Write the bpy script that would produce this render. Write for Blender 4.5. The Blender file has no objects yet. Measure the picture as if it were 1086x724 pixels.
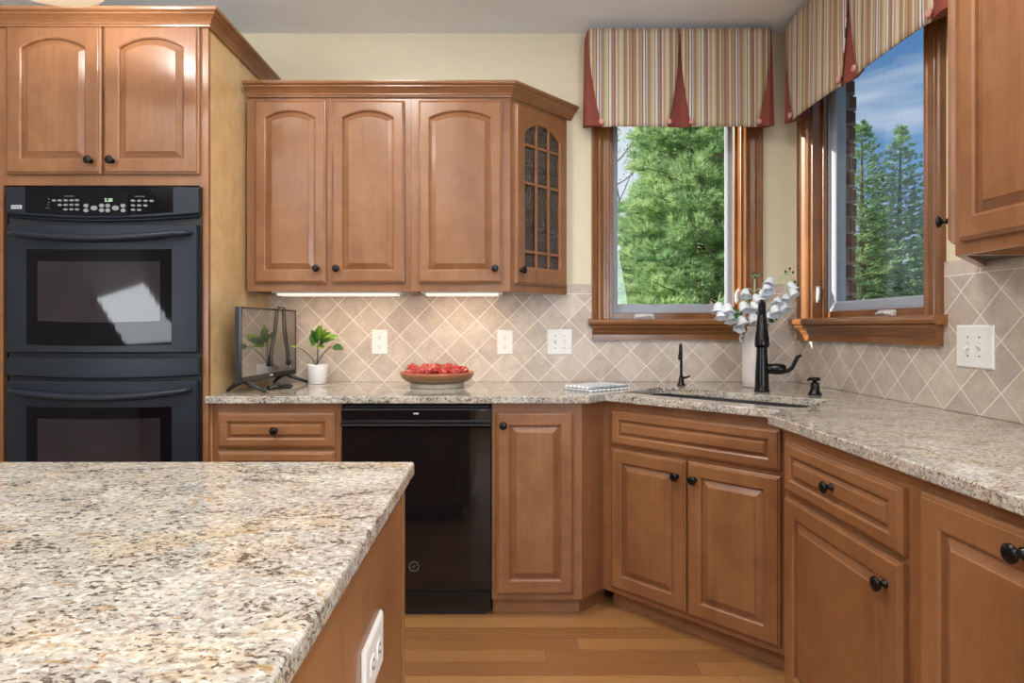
import bpy, bmesh, math, random
from mathutils import Vector, Matrix
random.seed(7)
S = bpy.context.scene
COL = S.collection
PI = math.pi

# ------------------------------------------------------------------ camera, sky, sun, room lights, exposure
F = 640.0; VX = 532.0; VY = 347.0; CZ = 1.191          # focal length in px (1086 wide), vanishing point, eye height
cam = bpy.data.objects.new('camera', bpy.data.cameras.new('camera'))
COL.objects.link(cam)
cam.location = (0, 0, CZ); cam.rotation_euler = (PI/2, 0, 0)
cam.data.sensor_width = 36; cam.data.lens = F/1086*36
cam.data.shift_x = (543-VX)/1086; cam.data.shift_y = (VY-362)/1086
cam.data.clip_start = 0.02
S.camera = cam
S.view_settings.view_transform = 'Standard'; S.view_settings.look = 'None'
S.view_settings.gamma = 1; S.view_settings.use_curve_mapping = False
S.view_settings.exposure = -0.12
S.cycles.max_bounces = 8; S.cycles.transparent_max_bounces = 12
S.cycles.sample_clamp_indirect = 6

def at(px, py, Y):
    """real point at depth Y that the photograph shows at pixel px, py"""
    return Vector(((px-VX)/F*Y, Y, CZ-(py-VY)/F*Y))

W = bpy.data.worlds.new('sky'); S.world = W; W.use_nodes = True
def make_sky():
    nt = W.node_tree; N = nt.nodes; L = nt.links
    bg = N['Background']
    tc = N.new('ShaderNodeTexCoord')
    sep = N.new('ShaderNodeSeparateXYZ'); L.new(tc.outputs['Generated'], sep.inputs[0])
    ramp = N.new('ShaderNodeValToRGB'); L.new(sep.outputs['Z'], ramp.inputs[0])
    e = ramp.color_ramp.elements
    e[0].position = 0.0; e[0].color = (.55, .68, .85, 1)
    e[1].position = 0.6; e[1].color = (.045, .14, .37, 1)
    m = e.new(0.2); m.color = (.17, .36, .66, 1)
    mp = N.new('ShaderNodeMapping'); mp.inputs['Scale'].default_value = (2.5, 2.5, 14); mp.inputs['Rotation'].default_value = (.25, .12, 0)
    L.new(tc.outputs['Generated'], mp.inputs[0])
    no = N.new('ShaderNodeTexNoise'); no.inputs['Scale'].default_value = 1.4; no.inputs['Detail'].default_value = 5
    L.new(mp.outputs[0], no.inputs[0])
    r2 = N.new('ShaderNodeValToRGB'); L.new(no.outputs[0], r2.inputs[0])
    r2.color_ramp.elements[0].position = .46; r2.color_ramp.elements[0].color = (0, 0, 0, 1)
    r2.color_ramp.elements[1].position = .75; r2.color_ramp.elements[1].color = (.75, .75, .75, 1)
    # brighter, hazier sky towards the sun side (-x)
    r3 = N.new('ShaderNodeMapRange'); L.new(sep.outputs['X'], r3.inputs[0])
    r3.inputs[1].default_value = .5; r3.inputs[2].default_value = .2; r3.inputs[3].default_value = 0; r3.inputs[4].default_value = .8
    ad = N.new('ShaderNodeMath'); ad.operation = 'MAXIMUM'; L.new(r2.outputs[0], ad.inputs[0]); L.new(r3.outputs[0], ad.inputs[1])
    mx = N.new('ShaderNodeMixRGB'); L.new(ad.outputs[0], mx.inputs[0]); L.new(ramp.outputs[0], mx.inputs[1]); mx.inputs[2].default_value = (1.0, 1.05, 1.12, 1)
    L.new(mx.outputs[0], bg.inputs[0]); bg.inputs[1].default_value = 1.0
make_sky()

def light(name, kind, loc, direction, energy, color, size=None, size_y=None):
    d = bpy.data.lights.new(name, kind); d.energy = energy; d.color = color
    if kind == 'AREA':
        d.shape = 'RECTANGLE'; d.size = size; d.size_y = size_y or size
    o = bpy.data.objects.new(name, d); COL.objects.link(o); o.location = loc
    o.rotation_euler = Vector(direction).to_track_quat('-Z', 'Y').to_euler()
    return o
sun = light('sun', 'SUN', (-8, 8, 8), (.85, -.27, -.30), 14, (1, .9, .75)); sun.data.angle = .01
light('rear_fill_daylight', 'AREA', (-.3, -3.9, 1.35), (0, 1, 1.0), 36, (.93, .97, 1), 1.9, 2.0)  # added rear fill for unseen windows, tilted up to brighten the ceiling
light('assumed_right_daylight', 'AREA', (1.46, -1.0, 1.55), (-1, .45, .35), 118, (.72, .86, 1), 1.7, 1.5)  # added area lamp for assumed cool daylight from the right; no window built here
light('left_fill_daylight', 'AREA', (-3.25, -.9, 1.5), (1, .2, 1.4), 85, (.90, .96, 1), 1.5, 1.5)  # added fill lamp at the blank left wall, aimed up at the ceiling
for cx, cy in ((-1.9, .9), (-.6, 1.75), (.55, 1.35), (-.7, -.6), (.5, -.6), (-1.9, -.9)):
    light('overhead_fill', 'AREA', (cx, cy, 2.675), (0, 0, -1), 18, (1, .95, .89), .28)  # unseen fill lamps without fixtures, added to light the room from above

# ------------------------------------------------------------------ node helpers and materials
class NT:
    def __init__(s, name):
        s.m = bpy.data.materials.new(name); s.m.use_nodes = True
        s.t = s.m.node_tree; s.b = s.t.nodes['Principled BSDF']
    def n(s, typ, **kw):
        x = s.t.nodes.new('ShaderNode'+typ)
        for k, v in kw.items(): setattr(x, k, v)
        return x
    def l(s, a, b): s.t.links.new(a, b)
    def put(s, inp, v):
        if hasattr(v, 'is_linked') or hasattr(v, 'links'): s.l(v, inp)
        else: inp.default_value = v
    def math(s, op, a, b=None, c=None):
        x = s.n('Math', operation=op)
        for i, v in enumerate((a, b, c)):
            if v is not None: s.put(x.inputs[i], v)
        return x.outputs[0]
    def obj(s, scale=(1, 1, 1), loc=(0, 0, 0), rot=(0, 0, 0), rnd=False):
        tc = s.n('TexCoord'); mp = s.n('Mapping')
        mp.inputs['Scale'].default_value = scale; mp.inputs['Location'].default_value = loc; mp.inputs['Rotation'].default_value = rot
        if rnd:
            oi = s.n('ObjectInfo'); va = s.n('VectorMath', operation='ADD'); sc = s.n('Math', operation='MULTIPLY'); sc.inputs[1].default_value = 37.0
            s.l(oi.outputs['Random'], sc.inputs[0]); s.l(tc.outputs['Object'], va.inputs[0]); s.l(sc.outputs[0], va.inputs[1]); s.l(va.outputs[0], mp.inputs[0])
        else: s.l(tc.outputs['Object'], mp.inputs[0])
        return mp.outputs[0]
    def noise(s, vec, scale, detail=3, rough=.5, dist=0):
        x = s.n('TexNoise'); s.l(vec, x.inputs['Vector'])
        x.inputs['Scale'].default_value = scale; x.inputs['Detail'].default_value = detail
        x.inputs['Roughness'].default_value = rough; x.inputs['Distortion'].default_value = dist
        return x.outputs[0]
    def ramp(s, f, stops, interp='LINEAR'):
        x = s.n('ValToRGB'); cr = x.color_ramp; cr.interpolation = interp
        while len(cr.elements) < len(stops): cr.elements.new(.5)
        for el, (p, c) in zip(cr.elements, stops):
            el.position = p; el.color = (*c, 1) if len(c) == 3 else c
        s.put(x.inputs[0], f); return x.outputs[0]
    def mix(s, f, a, b, mode='MIX'):
        x = s.n('MixRGB', blend_type=mode); s.put(x.inputs[0], f)
        for i, v in ((1, a), (2, b)):
            if isinstance(v, tuple): x.inputs[i].default_value = (*v, 1)
            else: s.l(v, x.inputs[i])
        return x.outputs[0]
    def bump(s, h, strength=.2, dist=.01):
        x = s.n('Bump'); x.inputs['Strength'].default_value = strength; x.inputs['Distance'].default_value = dist
        s.l(h, x.inputs['Height']); s.l(x.outputs[0], s.b.inputs['Normal'])
    def set(s, **kw):
        for k, v in kw.items():
            inp = s.b.inputs[k.replace('_', ' ')]
            if isinstance(v, tuple) and len(v) == 3: v = (*v, 1)
            s.put(inp, v)
        return s

def plain(name, col, rough=.5, metal=0, var=.06, scale=30, **kw):
    t = NT(name); no = t.noise(t.obj(), scale, 3)
    a = tuple(c*(1-var) for c in col); b = tuple(min(1, c*(1+var)) for c in col)
    t.set(Base_Color=t.ramp(no, [(.3, a), (.7, b)]), Roughness=rough, Metallic=metal, **kw)
    return t.m
def wood(name, dark, mid, lite, axis='z', rough=.33, coat=.35, fine=1.0, contrast=1.0):
    t = NT(name)
    g = {'z': (4, 4, .9), 'x': (.9, 4, 4)}[axis]; h = {'z': (90, 90, 2.2), 'x': (2.2, 90, 90)}[axis]
    n1 = t.noise(t.obj(g, rnd=True), 1.3, 4, .55, .6)
    n2 = t.noise(t.obj(h, rnd=True), 1.6*fine, 3, .6)
    c = t.ramp(n1, [(.28, dark), (.5, mid), (.74, lite)])
    f = t.ramp(n2, [(.35, (1-.13*contrast,)*3), (.62, (1, 1, 1))])
    n3 = t.noise(t.obj(rnd=True), 9, 4, .6, 1.2); f = t.mix(1, f, t.ramp(n3, [(.3, (.86, .84, .82)), (.65, (1.06, 1.06, 1.06))]), 'MULTIPLY')
    t.set(Base_Color=t.mix(1, c, f, 'MULTIPLY'), Roughness=rough, Coat_Weight=coat, Coat_Roughness=.22)
    return t.m
M = {}
M['maple'] = wood('maple_stained', (.23, .095, .037), (.295, .130, .053), (.345, .160, .068), 'z')
M['maple_h'] = wood('maple_stained_rail', (.23, .095, .037), (.295, .130, .053), (.345, .160, .068), 'x')
M['panel'] = wood('maple_panel_with_glare', (.62, .40, .175), (.70, .48, .23), (.76, .54, .28), 'z', .3, .3, 1, .6)  # pale veneer with the glare of window light put into its colour
M['oak'] = wood('oak_window_trim', (.17, .062, .016), (.27, .105, .028), (.36, .150, .045), 'z', .3, .3, 1.4, 2.2)
M['oak_h'] = wood('oak_window_sill', (.17, .062, .016), (.27, .105, .028), (.36, .150, .045), 'x', .3, .3, 1.4, 2.2)
M['cab_inside'] = plain('cabinet_inside', (.035, .024, .018), .6)
M['bronze'] = plain('oil_rubbed_bronze', (.016, .015, .016), .22, .6, .2)
M['black_satin'] = plain('black_satin_enamel', (.020, .026, .036), .34, .1, .05, Specular_IOR_Level=.35)
M['black_gloss'] = plain('black_gloss_enamel', (.006, .006, .007), .05, 0, .05, Specular_IOR_Level=.5, Coat_Weight=.2, Coat_Roughness=.03)
M['black_matte'] = plain('black_plastic', (.012, .012, .013), .45, 0, .1)
M['vent_black'] = plain('vent_black', (.004, .004, .004), .8)
M['oven_glass'] = plain('oven_glass', (.004, .004, .006), .04, 0, .05, Specular_IOR_Level=.28)
M['oven_inner_glass'] = plain('oven_inner_glass', (.026, .021, .024), .05, 0, .25, 5, Specular_IOR_Level=.5)
M['grey_button'] = plain('grey_button', (.25, .25, .26), .5)
M['badge'] = plain('silver_badge', (.62, .66, .7), .35, .2)
M['dim_mark'] = plain('grey_badge', (.13, .12, .12), .35, .5)
M['white_plastic'] = plain('white_plastic', (.80, .79, .76), .35, 0, .02)
M['slot'] = plain('socket_slot', (.03, .025, .02), .6)
M['vinyl'] = plain('grey_white_vinyl', (.36, .39, .45), .4, 0, .03)
M['hardware'] = plain('satin_hardware', (.66, .64, .62), .35, .2, .05)
M['ceramic'] = plain('white_ceramic', (.74, .70, .68), .35, 0, .03, 60, Coat_Weight=.3)
M['pot'] = plain('white_pot', (.78, .77, .78), .5, 0, .02)
M['soil'] = plain('soil', (.05, .03, .02), .9, 0, .5, 200)
M['petal'] = plain('white_petal', (.80, .84, .88), .55, 0, .05, 40)
M['stem'] = plain('pale_green_stem', (.42, .55, .30), .5, 0, .15, 40)
M['leaf'] = plain('green_leaf', (.10, .30, .05), .45, 0, .35, 20)
M['leaf_light'] = plain('light_green_leaf', (.30, .48, .07), .45, 0, .3, 20)
M['leaf_dark'] = plain('dark_green_leaf', (.05, .14, .035), .4, 0, .3, 20)
M['branch_brown'] = plain('brown_stem', (.13, .09, .05), .6, 0, .3)
M['bud'] = plain('dark_bud', (.03, .09, .03), .5)
M['terracotta'] = plain('red_fabric', (.25, .058, .042), .85, 0, .1, 90)
M['button_fabric'] = plain('pink_button', (.62, .30, .24), .6)
M['rubber_cable'] = plain('black_cable', (.015, .013, .012), .4)
M['steel'] = plain('plug_steel', (.7, .7, .7), .25, .9)
M['sink'] = plain('dark_composite_sink', (.035, .033, .038), .5, 0, .2, 200)
M['red_ball'] = plain('red_glossy', (.40, .022, .016), .15, 0, .6, 45, Coat_Weight=.6)
M['bark'] = plain('bark', (.09, .06, .045), .9, 0, .3, 20)
M['grass'] = plain('grass', (.10, .17, .05), .9, 0, .4, 3)
M['white_ceiling'] = plain('ceiling_paint', (.86, .87, .90), .9, 0, .02, 40)
M['far_room'] = plain('grey_brown_room_paint', (.26, .24, .22), .8, 0, .02, 12)
M['cream'] = plain('cream_wall_paint', (.76, .69, .51), .8, 0, .02, 12)
M['screen_dark'] = plain('tv_bezel', (.012, .011, .011), .25, 0, .1)
M['brass'] = plain('lamp_metal', (.10, .07, .04), .35, .8)

def mk_emit(name, col, strength):
    t = NT(name); no = t.noise(t.obj(), 8)
    t.set(Base_Color=(.8, .8, .8), Emission_Color=col, Emission_Strength=strength); return t.m
M['led'] = mk_emit('green_led', (.2, 1, .3), .55)
M['tube_glow'] = mk_emit('under_cabinet_lens', (1, .88, .70), .75)
M['bowl_glow'] = mk_emit('lamp_bowl_glass', (1, .80, .52), .62)

def mk_glass():
    t = NT('window_glass'); out = t.t.nodes['Material Output']
    tr = t.n('BsdfTransparent'); gl = t.n('BsdfGlossy'); gl.inputs['Roughness'].default_value = .01
    tr.inputs[0].default_value = (.97, .99, .99, 1)
    fr = t.n('Fresnel'); fr.inputs[0].default_value = 1.5
    mx = t.n('MixShader'); ge = t.n('NewGeometry'); t.l(t.math('MULTIPLY', fr.outputs[0], t.math('SUBTRACT', 1.0, ge.outputs['Backfacing'])), mx.inputs[0]); t.l(tr.outputs[0], mx.inputs[1]); t.l(gl.outputs[0], mx.inputs[2])
    t.l(mx.outputs[0], out.inputs[0]); return t.m
M['glass'] = mk_glass()
def mk_seedy():
    t = NT('seedy_cabinet_glass'); out = t.t.nodes['Material Output']
    v = t.n('TexVoronoi'); t.l(t.obj((1, 1, .7)), v.inputs['Vector']); v.inputs['Scale'].default_value = 85
    bp = t.n('Bump'); bp.inputs['Strength'].default_value = .9; bp.inputs['Distance'].default_value = .006; t.l(v.outputs[0], bp.inputs['Height'])
    tr = t.n('BsdfRefraction'); tr.inputs['IOR'].default_value = 1.12; tr.inputs['Roughness'].default_value = .03; tr.inputs[0].default_value = (.5, .5, .5, 1)
    gl = t.n('BsdfGlossy'); gl.inputs['Roughness'].default_value = .05
    t.l(bp.outputs[0], gl.inputs['Normal']); t.l(bp.outputs[0], tr.inputs['Normal'])
    mx = t.n('MixShader'); mx.inputs[0].default_value = .26; t.l(tr.outputs[0], mx.inputs[1]); t.l(gl.outputs[0], mx.inputs[2])
    t.l(mx.outputs[0], out.inputs[0]); return t.m
M['seedy'] = mk_seedy()
def mk_screen():
    t = NT('tv_screen'); out = t.t.nodes['Material Output']
    no = t.noise(t.obj(), 3)
    t.set(Base_Color=t.ramp(no, [(.3, (.022, .019, .018)), (.7, (.030, .026, .024))]), Roughness=.3)
    gl = t.n('BsdfGlossy'); gl.inputs['Roughness'].default_value = .025; gl.inputs[0].default_value = (.9, .88, .86, 1)
    mx = t.n('MixShader'); mx.inputs[0].default_value = .30
    t.l(t.b.outputs[0], mx.inputs[1]); t.l(gl.outputs[0], mx.inputs[2]); t.l(mx.outputs[0], out.inputs[0]); return t.m
M['screen'] = mk_screen()

def mk_granite():
    t = NT('speckled_granite')
    v = t.obj((1, 1.35, 1.35))
    big = t.noise(v, 5, 5, .65, .8)
    base = t.ramp(big, [(.28, (.42, .31, .17)), (.40, (.54, .47, .37)), (.52, (.42, .40, .365)), (.62, (.58, .54, .46)), (.75, (.46, .37, .24))])
    med = t.noise(v, 85, 4, .6, .3)
    base = t.mix(t.ramp(med, [(.40, (.9, .9, .9)), (.50, (0, 0, 0))]), base, (.27, .235, .195))
    patch = t.noise(t.obj((1, 1.6, 1.6), (2, 5, 1), (0, 0, .35)), 9, 4, .65, 1.0)
    dens = t.math('MULTIPLY', t.math('SUBTRACT', patch, .5), .55)
    lite = t.math('SUBTRACT', t.noise(t.obj((1, 1.3, 1.3), (3, 1, 2)), 100, 3, .6), t.math('MULTIPLY', dens, .7))
    base = t.mix(t.ramp(lite, [(.54, (0, 0, 0)), (.66, (.9, .9, .9))]), base, (.66, .64, .59))
    rust = t.noise(t.obj((1, 1.7, 1.7), (7, 3, 5), (0, 0, .35)), 26, 4, .7, .8)
    base = t.mix(t.ramp(rust, [(.585, (0, 0, 0)), (.68, (.85, .85, .85))]), base, (.34, .20, .065))
    dk = t.math('ADD', t.noise(t.obj((1, 1.4, 1.4), (1, 9, 4)), 130, 3, .55, .3), dens)
    base = t.mix(t.ramp(dk, [(.57, (0, 0, 0)), (.64, (.9, .9, .9))]), base, (.065, .047, .034))
    dk2 = t.math('ADD', t.noise(t.obj((1, 1.4, 1.4), (4, 2, 8)), 58, 4, .7, .6), t.math('MULTIPLY', dens, .6))
    base = t.mix(t.ramp(dk2, [(.605, (0, 0, 0)), (.67, (.85, .85, .85))]), base, (.075, .05, .03))
    t.set(Base_Color=base, Roughness=.07, Specular_IOR_Level=.5); return t.m
M['granite'] = mk_granite()

def mk_tile(name, x0, z0, D):
    t = NT(name); tc = t.n('TexCoord'); sp = t.n('SeparateXYZ'); t.l(tc.outputs['Object'], sp.inputs[0])
    x = t.math('SUBTRACT', sp.outputs[0], x0); z = t.math('SUBTRACT', sp.outputs[2], z0)
    a = t.math('DIVIDE', t.math('ADD', x, z), D); b = t.math('DIVIDE', t.math('SUBTRACT', x, z), D)
    def edge(q): return t.math('ABSOLUTE', t.math('SUBTRACT', q, t.math('ROUND', q)))
    ed = t.math('MULTIPLY', t.math('MINIMUM', edge(a), edge(b)), D*.7071)
    # a row of straight-cut border tiles along the top
    zr = t.math('SUBTRACT', sp.outputs[2], 1.362)
    bx = t.math('DIVIDE', x, .157)
    edb = t.math('MINIMUM', t.math('MULTIPLY', edge(bx), .157), t.math('ABSOLUTE', zr))
    top = t.math('GREATER_THAN', zr, 0)
    e2 = t.n('Mix'); t.l(top, e2.inputs[0]); t.l(t.math('MINIMUM', ed, t.math('ABSOLUTE', zr)), e2.inputs[2]); t.l(edb, e2.inputs[3]); ed = e2.outputs[0]
    grout = t.math('LESS_THAN', ed, .0017)
    cid = t.n('CombineXYZ'); t.l(t.math('FLOOR', a), cid.inputs[0]); t.l(t.math('FLOOR', b), cid.inputs[1]); t.l(top, cid.inputs[2])
    wn = t.n('TexWhiteNoise'); t.l(cid.outputs[0], wn.inputs[0])
    c1 = t.ramp(wn.outputs[0], [(0, (.52, .44, .385)), (.5, (.60, .515, .45)), (1, (.67, .595, .52))])
    n1 = t.noise(t.obj(), 16, 5, .65, .5)
    c2 = t.mix(1, c1, t.ramp(n1, [(.3, (.80, .78, .76)), (.7, (1.08, 1.07, 1.05))]), 'MULTIPLY')
    n2 = t.noise(t.obj(), 120, 2)
    c2 = t.mix(1, c2, t.ramp(n2, [(.3, (.9, .88, .86)), (.6, (1, 1, 1))]), 'MULTIPLY')
    t.set(Base_Color=t.mix(grout, c2, (.84, .79, .71)), Roughness=.42)
    hh = t.n('MapRange'); t.l(ed, hh.inputs[0]); hh.inputs[1].default_value = .001; hh.inputs[2].default_value = .005
    t.bump(hh.outputs[0], .35, .002); return t.m
TD = .157
M['tile_back'] = mk_tile('travertine_tile_back', -.5987, 1.0717, TD)
M['tile_right'] = mk_tile('travertine_tile_right', -.5987-1.5-3.08, 1.0717, TD)

def mk_floor():
    t = NT('oak_plank_floor'); tc = t.n('TexCoord'); sp = t.n('SeparateXYZ'); t.l(tc.outputs['Object'], sp.inputs[0])
    pw = .0826
    ry = t.math('DIVIDE', sp.outputs[1], pw); row = t.math('FLOOR', ry)
    wr = t.n('TexWhiteNoise', noise_dimensions='1D'); t.l(row, wr.inputs['W'])
    rx = t.math('DIVIDE', t.math('ADD', sp.outputs[0], t.math('MULTIPLY', wr.outputs[0], 3.1)), 1.05)
    pk = t.math('FLOOR', rx)
    cid = t.n('CombineXYZ'); t.l(row, cid.inputs[0]); t.l(pk, cid.inputs[1])
    wn = t.n('TexWhiteNoise'); t.l(cid.outputs[0], wn.inputs[0])
    col = t.ramp(wn.outputs[0], [(0, (.32, .145, .050)), (.45, (.42, .205, .074)), (.8, (.49, .255, .098)), (1, (.36, .17, .06))])
    off = t.n('VectorMath', operation='ADD'); sc = t.n('VectorMath', operation='SCALE'); t.l(wn.outputs[1], sc.inputs[0]); sc.inputs[3].default_value = 9
    t.l(tc.outputs['Object'], off.inputs[0]); t.l(sc.outputs[0], off.inputs[1])
    mp = t.n('Mapping'); mp.inputs['Scale'].default_value = (1.5, 12, 1); t.l(off.outputs[0], mp.inputs[0])
    wv = t.n('TexWave', wave_type='BANDS', bands_direction='Y'); t.l(mp.outputs[0], wv.inputs[0])
    wv.inputs['Scale'].default_value = 3.0; wv.inputs['Distortion'].default_value = 9; wv.inputs['Detail'].default_value = 2; wv.inputs['Detail Scale'].default_value = .7
    col = t.mix(1, col, t.ramp(wv.outputs[0], [(.0, (.58, .52, .45)), (.4, (1, 1, 1))]), 'MULTIPLY')
    fy = t.math('ABSOLUTE', t.math('SUBTRACT', ry, t.math('ROUND', ry))); fx = t.math('ABSOLUTE', t.math('SUBTRACT', rx, t.math('ROUND', rx)))
    gap = t.math('MAXIMUM', t.math('LESS_THAN', fy, .012), t.math('LESS_THAN', fx, .0012))
    t.set(Base_Color=t.mix(t.math('MULTIPLY', gap, .6), col, (.10, .05, .02)), Roughness=.3, Coat_Weight=.2, Coat_Roughness=.15); return t.m
M['floor'] = mk_floor()

def mk_stripes():
    t = NT('striped_valance_fabric'); tc = t.n('TexCoord'); sp = t.n('SeparateXYZ'); t.l(tc.outputs['Object'], sp.inputs[0])
    f = t.math('FRACT', t.math('DIVIDE', sp.outputs[0], .226))
    tan = (.40, .255, .155); tan2 = (.50, .35, .225); crm = (.66, .56, .39); wht = (.70, .68, .67); dk = (.15, .125, .125); red = (.33, .15, .105); sage = (.52, .45, .29)
    seq = [(.0, tan), (.07, crm), (.12, dk), (.135, tan2), (.19, red), (.215, wht), (.255, dk), (.28, wht), (.30, tan), (.37, sage), (.42, crm), (.46, dk),
           (.475, wht), (.52, tan), (.585, red), (.62, wht), (.645, tan2), (.70, crm), (.76, sage), (.80, dk), (.815, tan), (.87, crm), (.91, dk), (.925, tan2), (.965, red)]
    c = t.ramp(f, seq, 'CONSTANT')
    n = t.noise(t.obj((1, 1, .3)), 260, 2)
    t.set(Base_Color=t.mix(1, c, t.ramp(n, [(.3, (.88, .88, .88)), (.6, (1, 1, 1))]), 'MULTIPLY'), Roughness=.8); return t.m
M['stripes'] = mk_stripes()

def mk_brick():
    t = NT('red_brown_brick'); b = t.n('TexBrick'); t.l(t.obj(rot=(PI/2, 0, 0)), b.inputs[0])
    n = t.noise(t.obj(), 25, 4)
    b.inputs['Color1'].default_value = (.13, .060, .045, 1); b.inputs['Color2'].default_value = (.085, .045, .04, 1); b.inputs['Mortar'].default_value = (.20, .17, .15, 1)
    b.inputs['Scale'].default_value = 1; b.inputs['Mortar Size'].default_value = .008; b.inputs['Brick Width'].default_value = .21; b.inputs['Row Height'].default_value = .075
    t.set(Base_Color=t.mix(1, b.outputs[0], t.ramp(n, [(.3, (.7, .7, .7)), (.7, (1.1, 1.1, 1.1))]), 'MULTIPLY'), Roughness=.9); return t.m
M['brick'] = mk_brick()
def mk_towel():
    t = NT('checked_dish_cloth'); tc = t.n('TexCoord'); sp = t.n('SeparateXYZ'); t.l(tc.outputs['Object'], sp.inputs[0])
    def ln(o): 
        f = t.math('FRACT', t.math('DIVIDE', o, .026)); return t.math('LESS_THAN', f, .2)
    g = t.math('MAXIMUM', ln(sp.outputs[0]), ln(sp.outputs[1]))
    n = t.noise(t.obj(), 300, 2)
    t.set(Base_Color=t.mix(t.math('MULTIPLY', g, .8), (.80, .82, .84), (.16, .20, .24)), Roughness=.9); t.bump(n, .4, .002); return t.m
M['towel'] = mk_towel()
def mk_bowl():
    t = NT('stoneware_glaze'); tc = t.n('TexCoord'); sp = t.n('SeparateXYZ'); t.l(tc.outputs['Object'], sp.inputs[0])
    n = t.noise(t.obj((1, 1, 3)), 45, 4, .7)
    zz = t.math('ADD', sp.outputs[2], t.math('MULTIPLY', t.math('SUBTRACT', n, .5), .012))
    c = t.ramp(t.math('MULTIPLY', zz, 10), [(.0, (.62, .56, .47)), (.18, (.60, .53, .44)), (.21, (.10, .055, .025)), (.36, (.27, .17, .075)), (.47, (.20, .12, .055)), (.56, (.36, .12, .055)), (.68, (.42, .16, .08))])
    t.set(Base_Color=t.mix(1, c, t.ramp(n, [(.3, (.75, .75, .75)), (.7, (1.1, 1.1, 1.1))]), 'MULTIPLY'), Roughness=.3); return t.m
M['bowl'] = mk_bowl()
def mk_needle(name, a, b, tl=.35):
    t = NT(name); out = t.t.nodes['Material Output']
    n = t.noise(t.obj(), 1.6, 3); n2 = t.noise(t.obj(), 14, 2)
    c = t.ramp(t.math('MULTIPLY', t.math('ADD', n, n2), .5), [(.36, a), (.62, b)])
    t.set(Base_Color=c, Roughness=.6)
    tr = t.n('BsdfTranslucent'); t.l(c, tr.inputs[0])
    mx = t.n('MixShader'); mx.inputs[0].default_value = tl; t.l(t.b.outputs[0], mx.inputs[1]); t.l(tr.outputs[0], mx.inputs[2]); t.l(mx.outputs[0], out.inputs[0]); return t.m
M['pine'] = mk_needle('pine_needles', (.15, .31, .15), (.50, .66, .32))
M['spruce'] = mk_needle('spruce_needles', (.15, .32, .17), (.36, .52, .24))
M['leafy'] = mk_needle('small_tree_leaves', (.26, .38, .12), (.50, .58, .24))

# ------------------------------------------------------------------ mesh helpers
def dress(o, label=None, cat=None, group=None, kind=None):
    if label: o['label'] = label
    if cat: o['category'] = cat
    if group: o['group'] = group
    if kind: o['kind'] = kind
    return o
def thing(name, label, cat, loc=(0, 0, 0), rotz=0, group=None):
    o = bpy.data.objects.new(name, None); COL.objects.link(o); o.empty_display_size = .05
    o.location = loc; o.rotation_euler = (0, 0, rotz)
    return dress(o, label, cat, group)
def copy_tree(o, parent=None):
    c = o.copy(); COL.objects.link(c)
    if parent: c.parent = parent
    for ch in list(o.children): copy_tree(ch, c)
    return c

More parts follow.
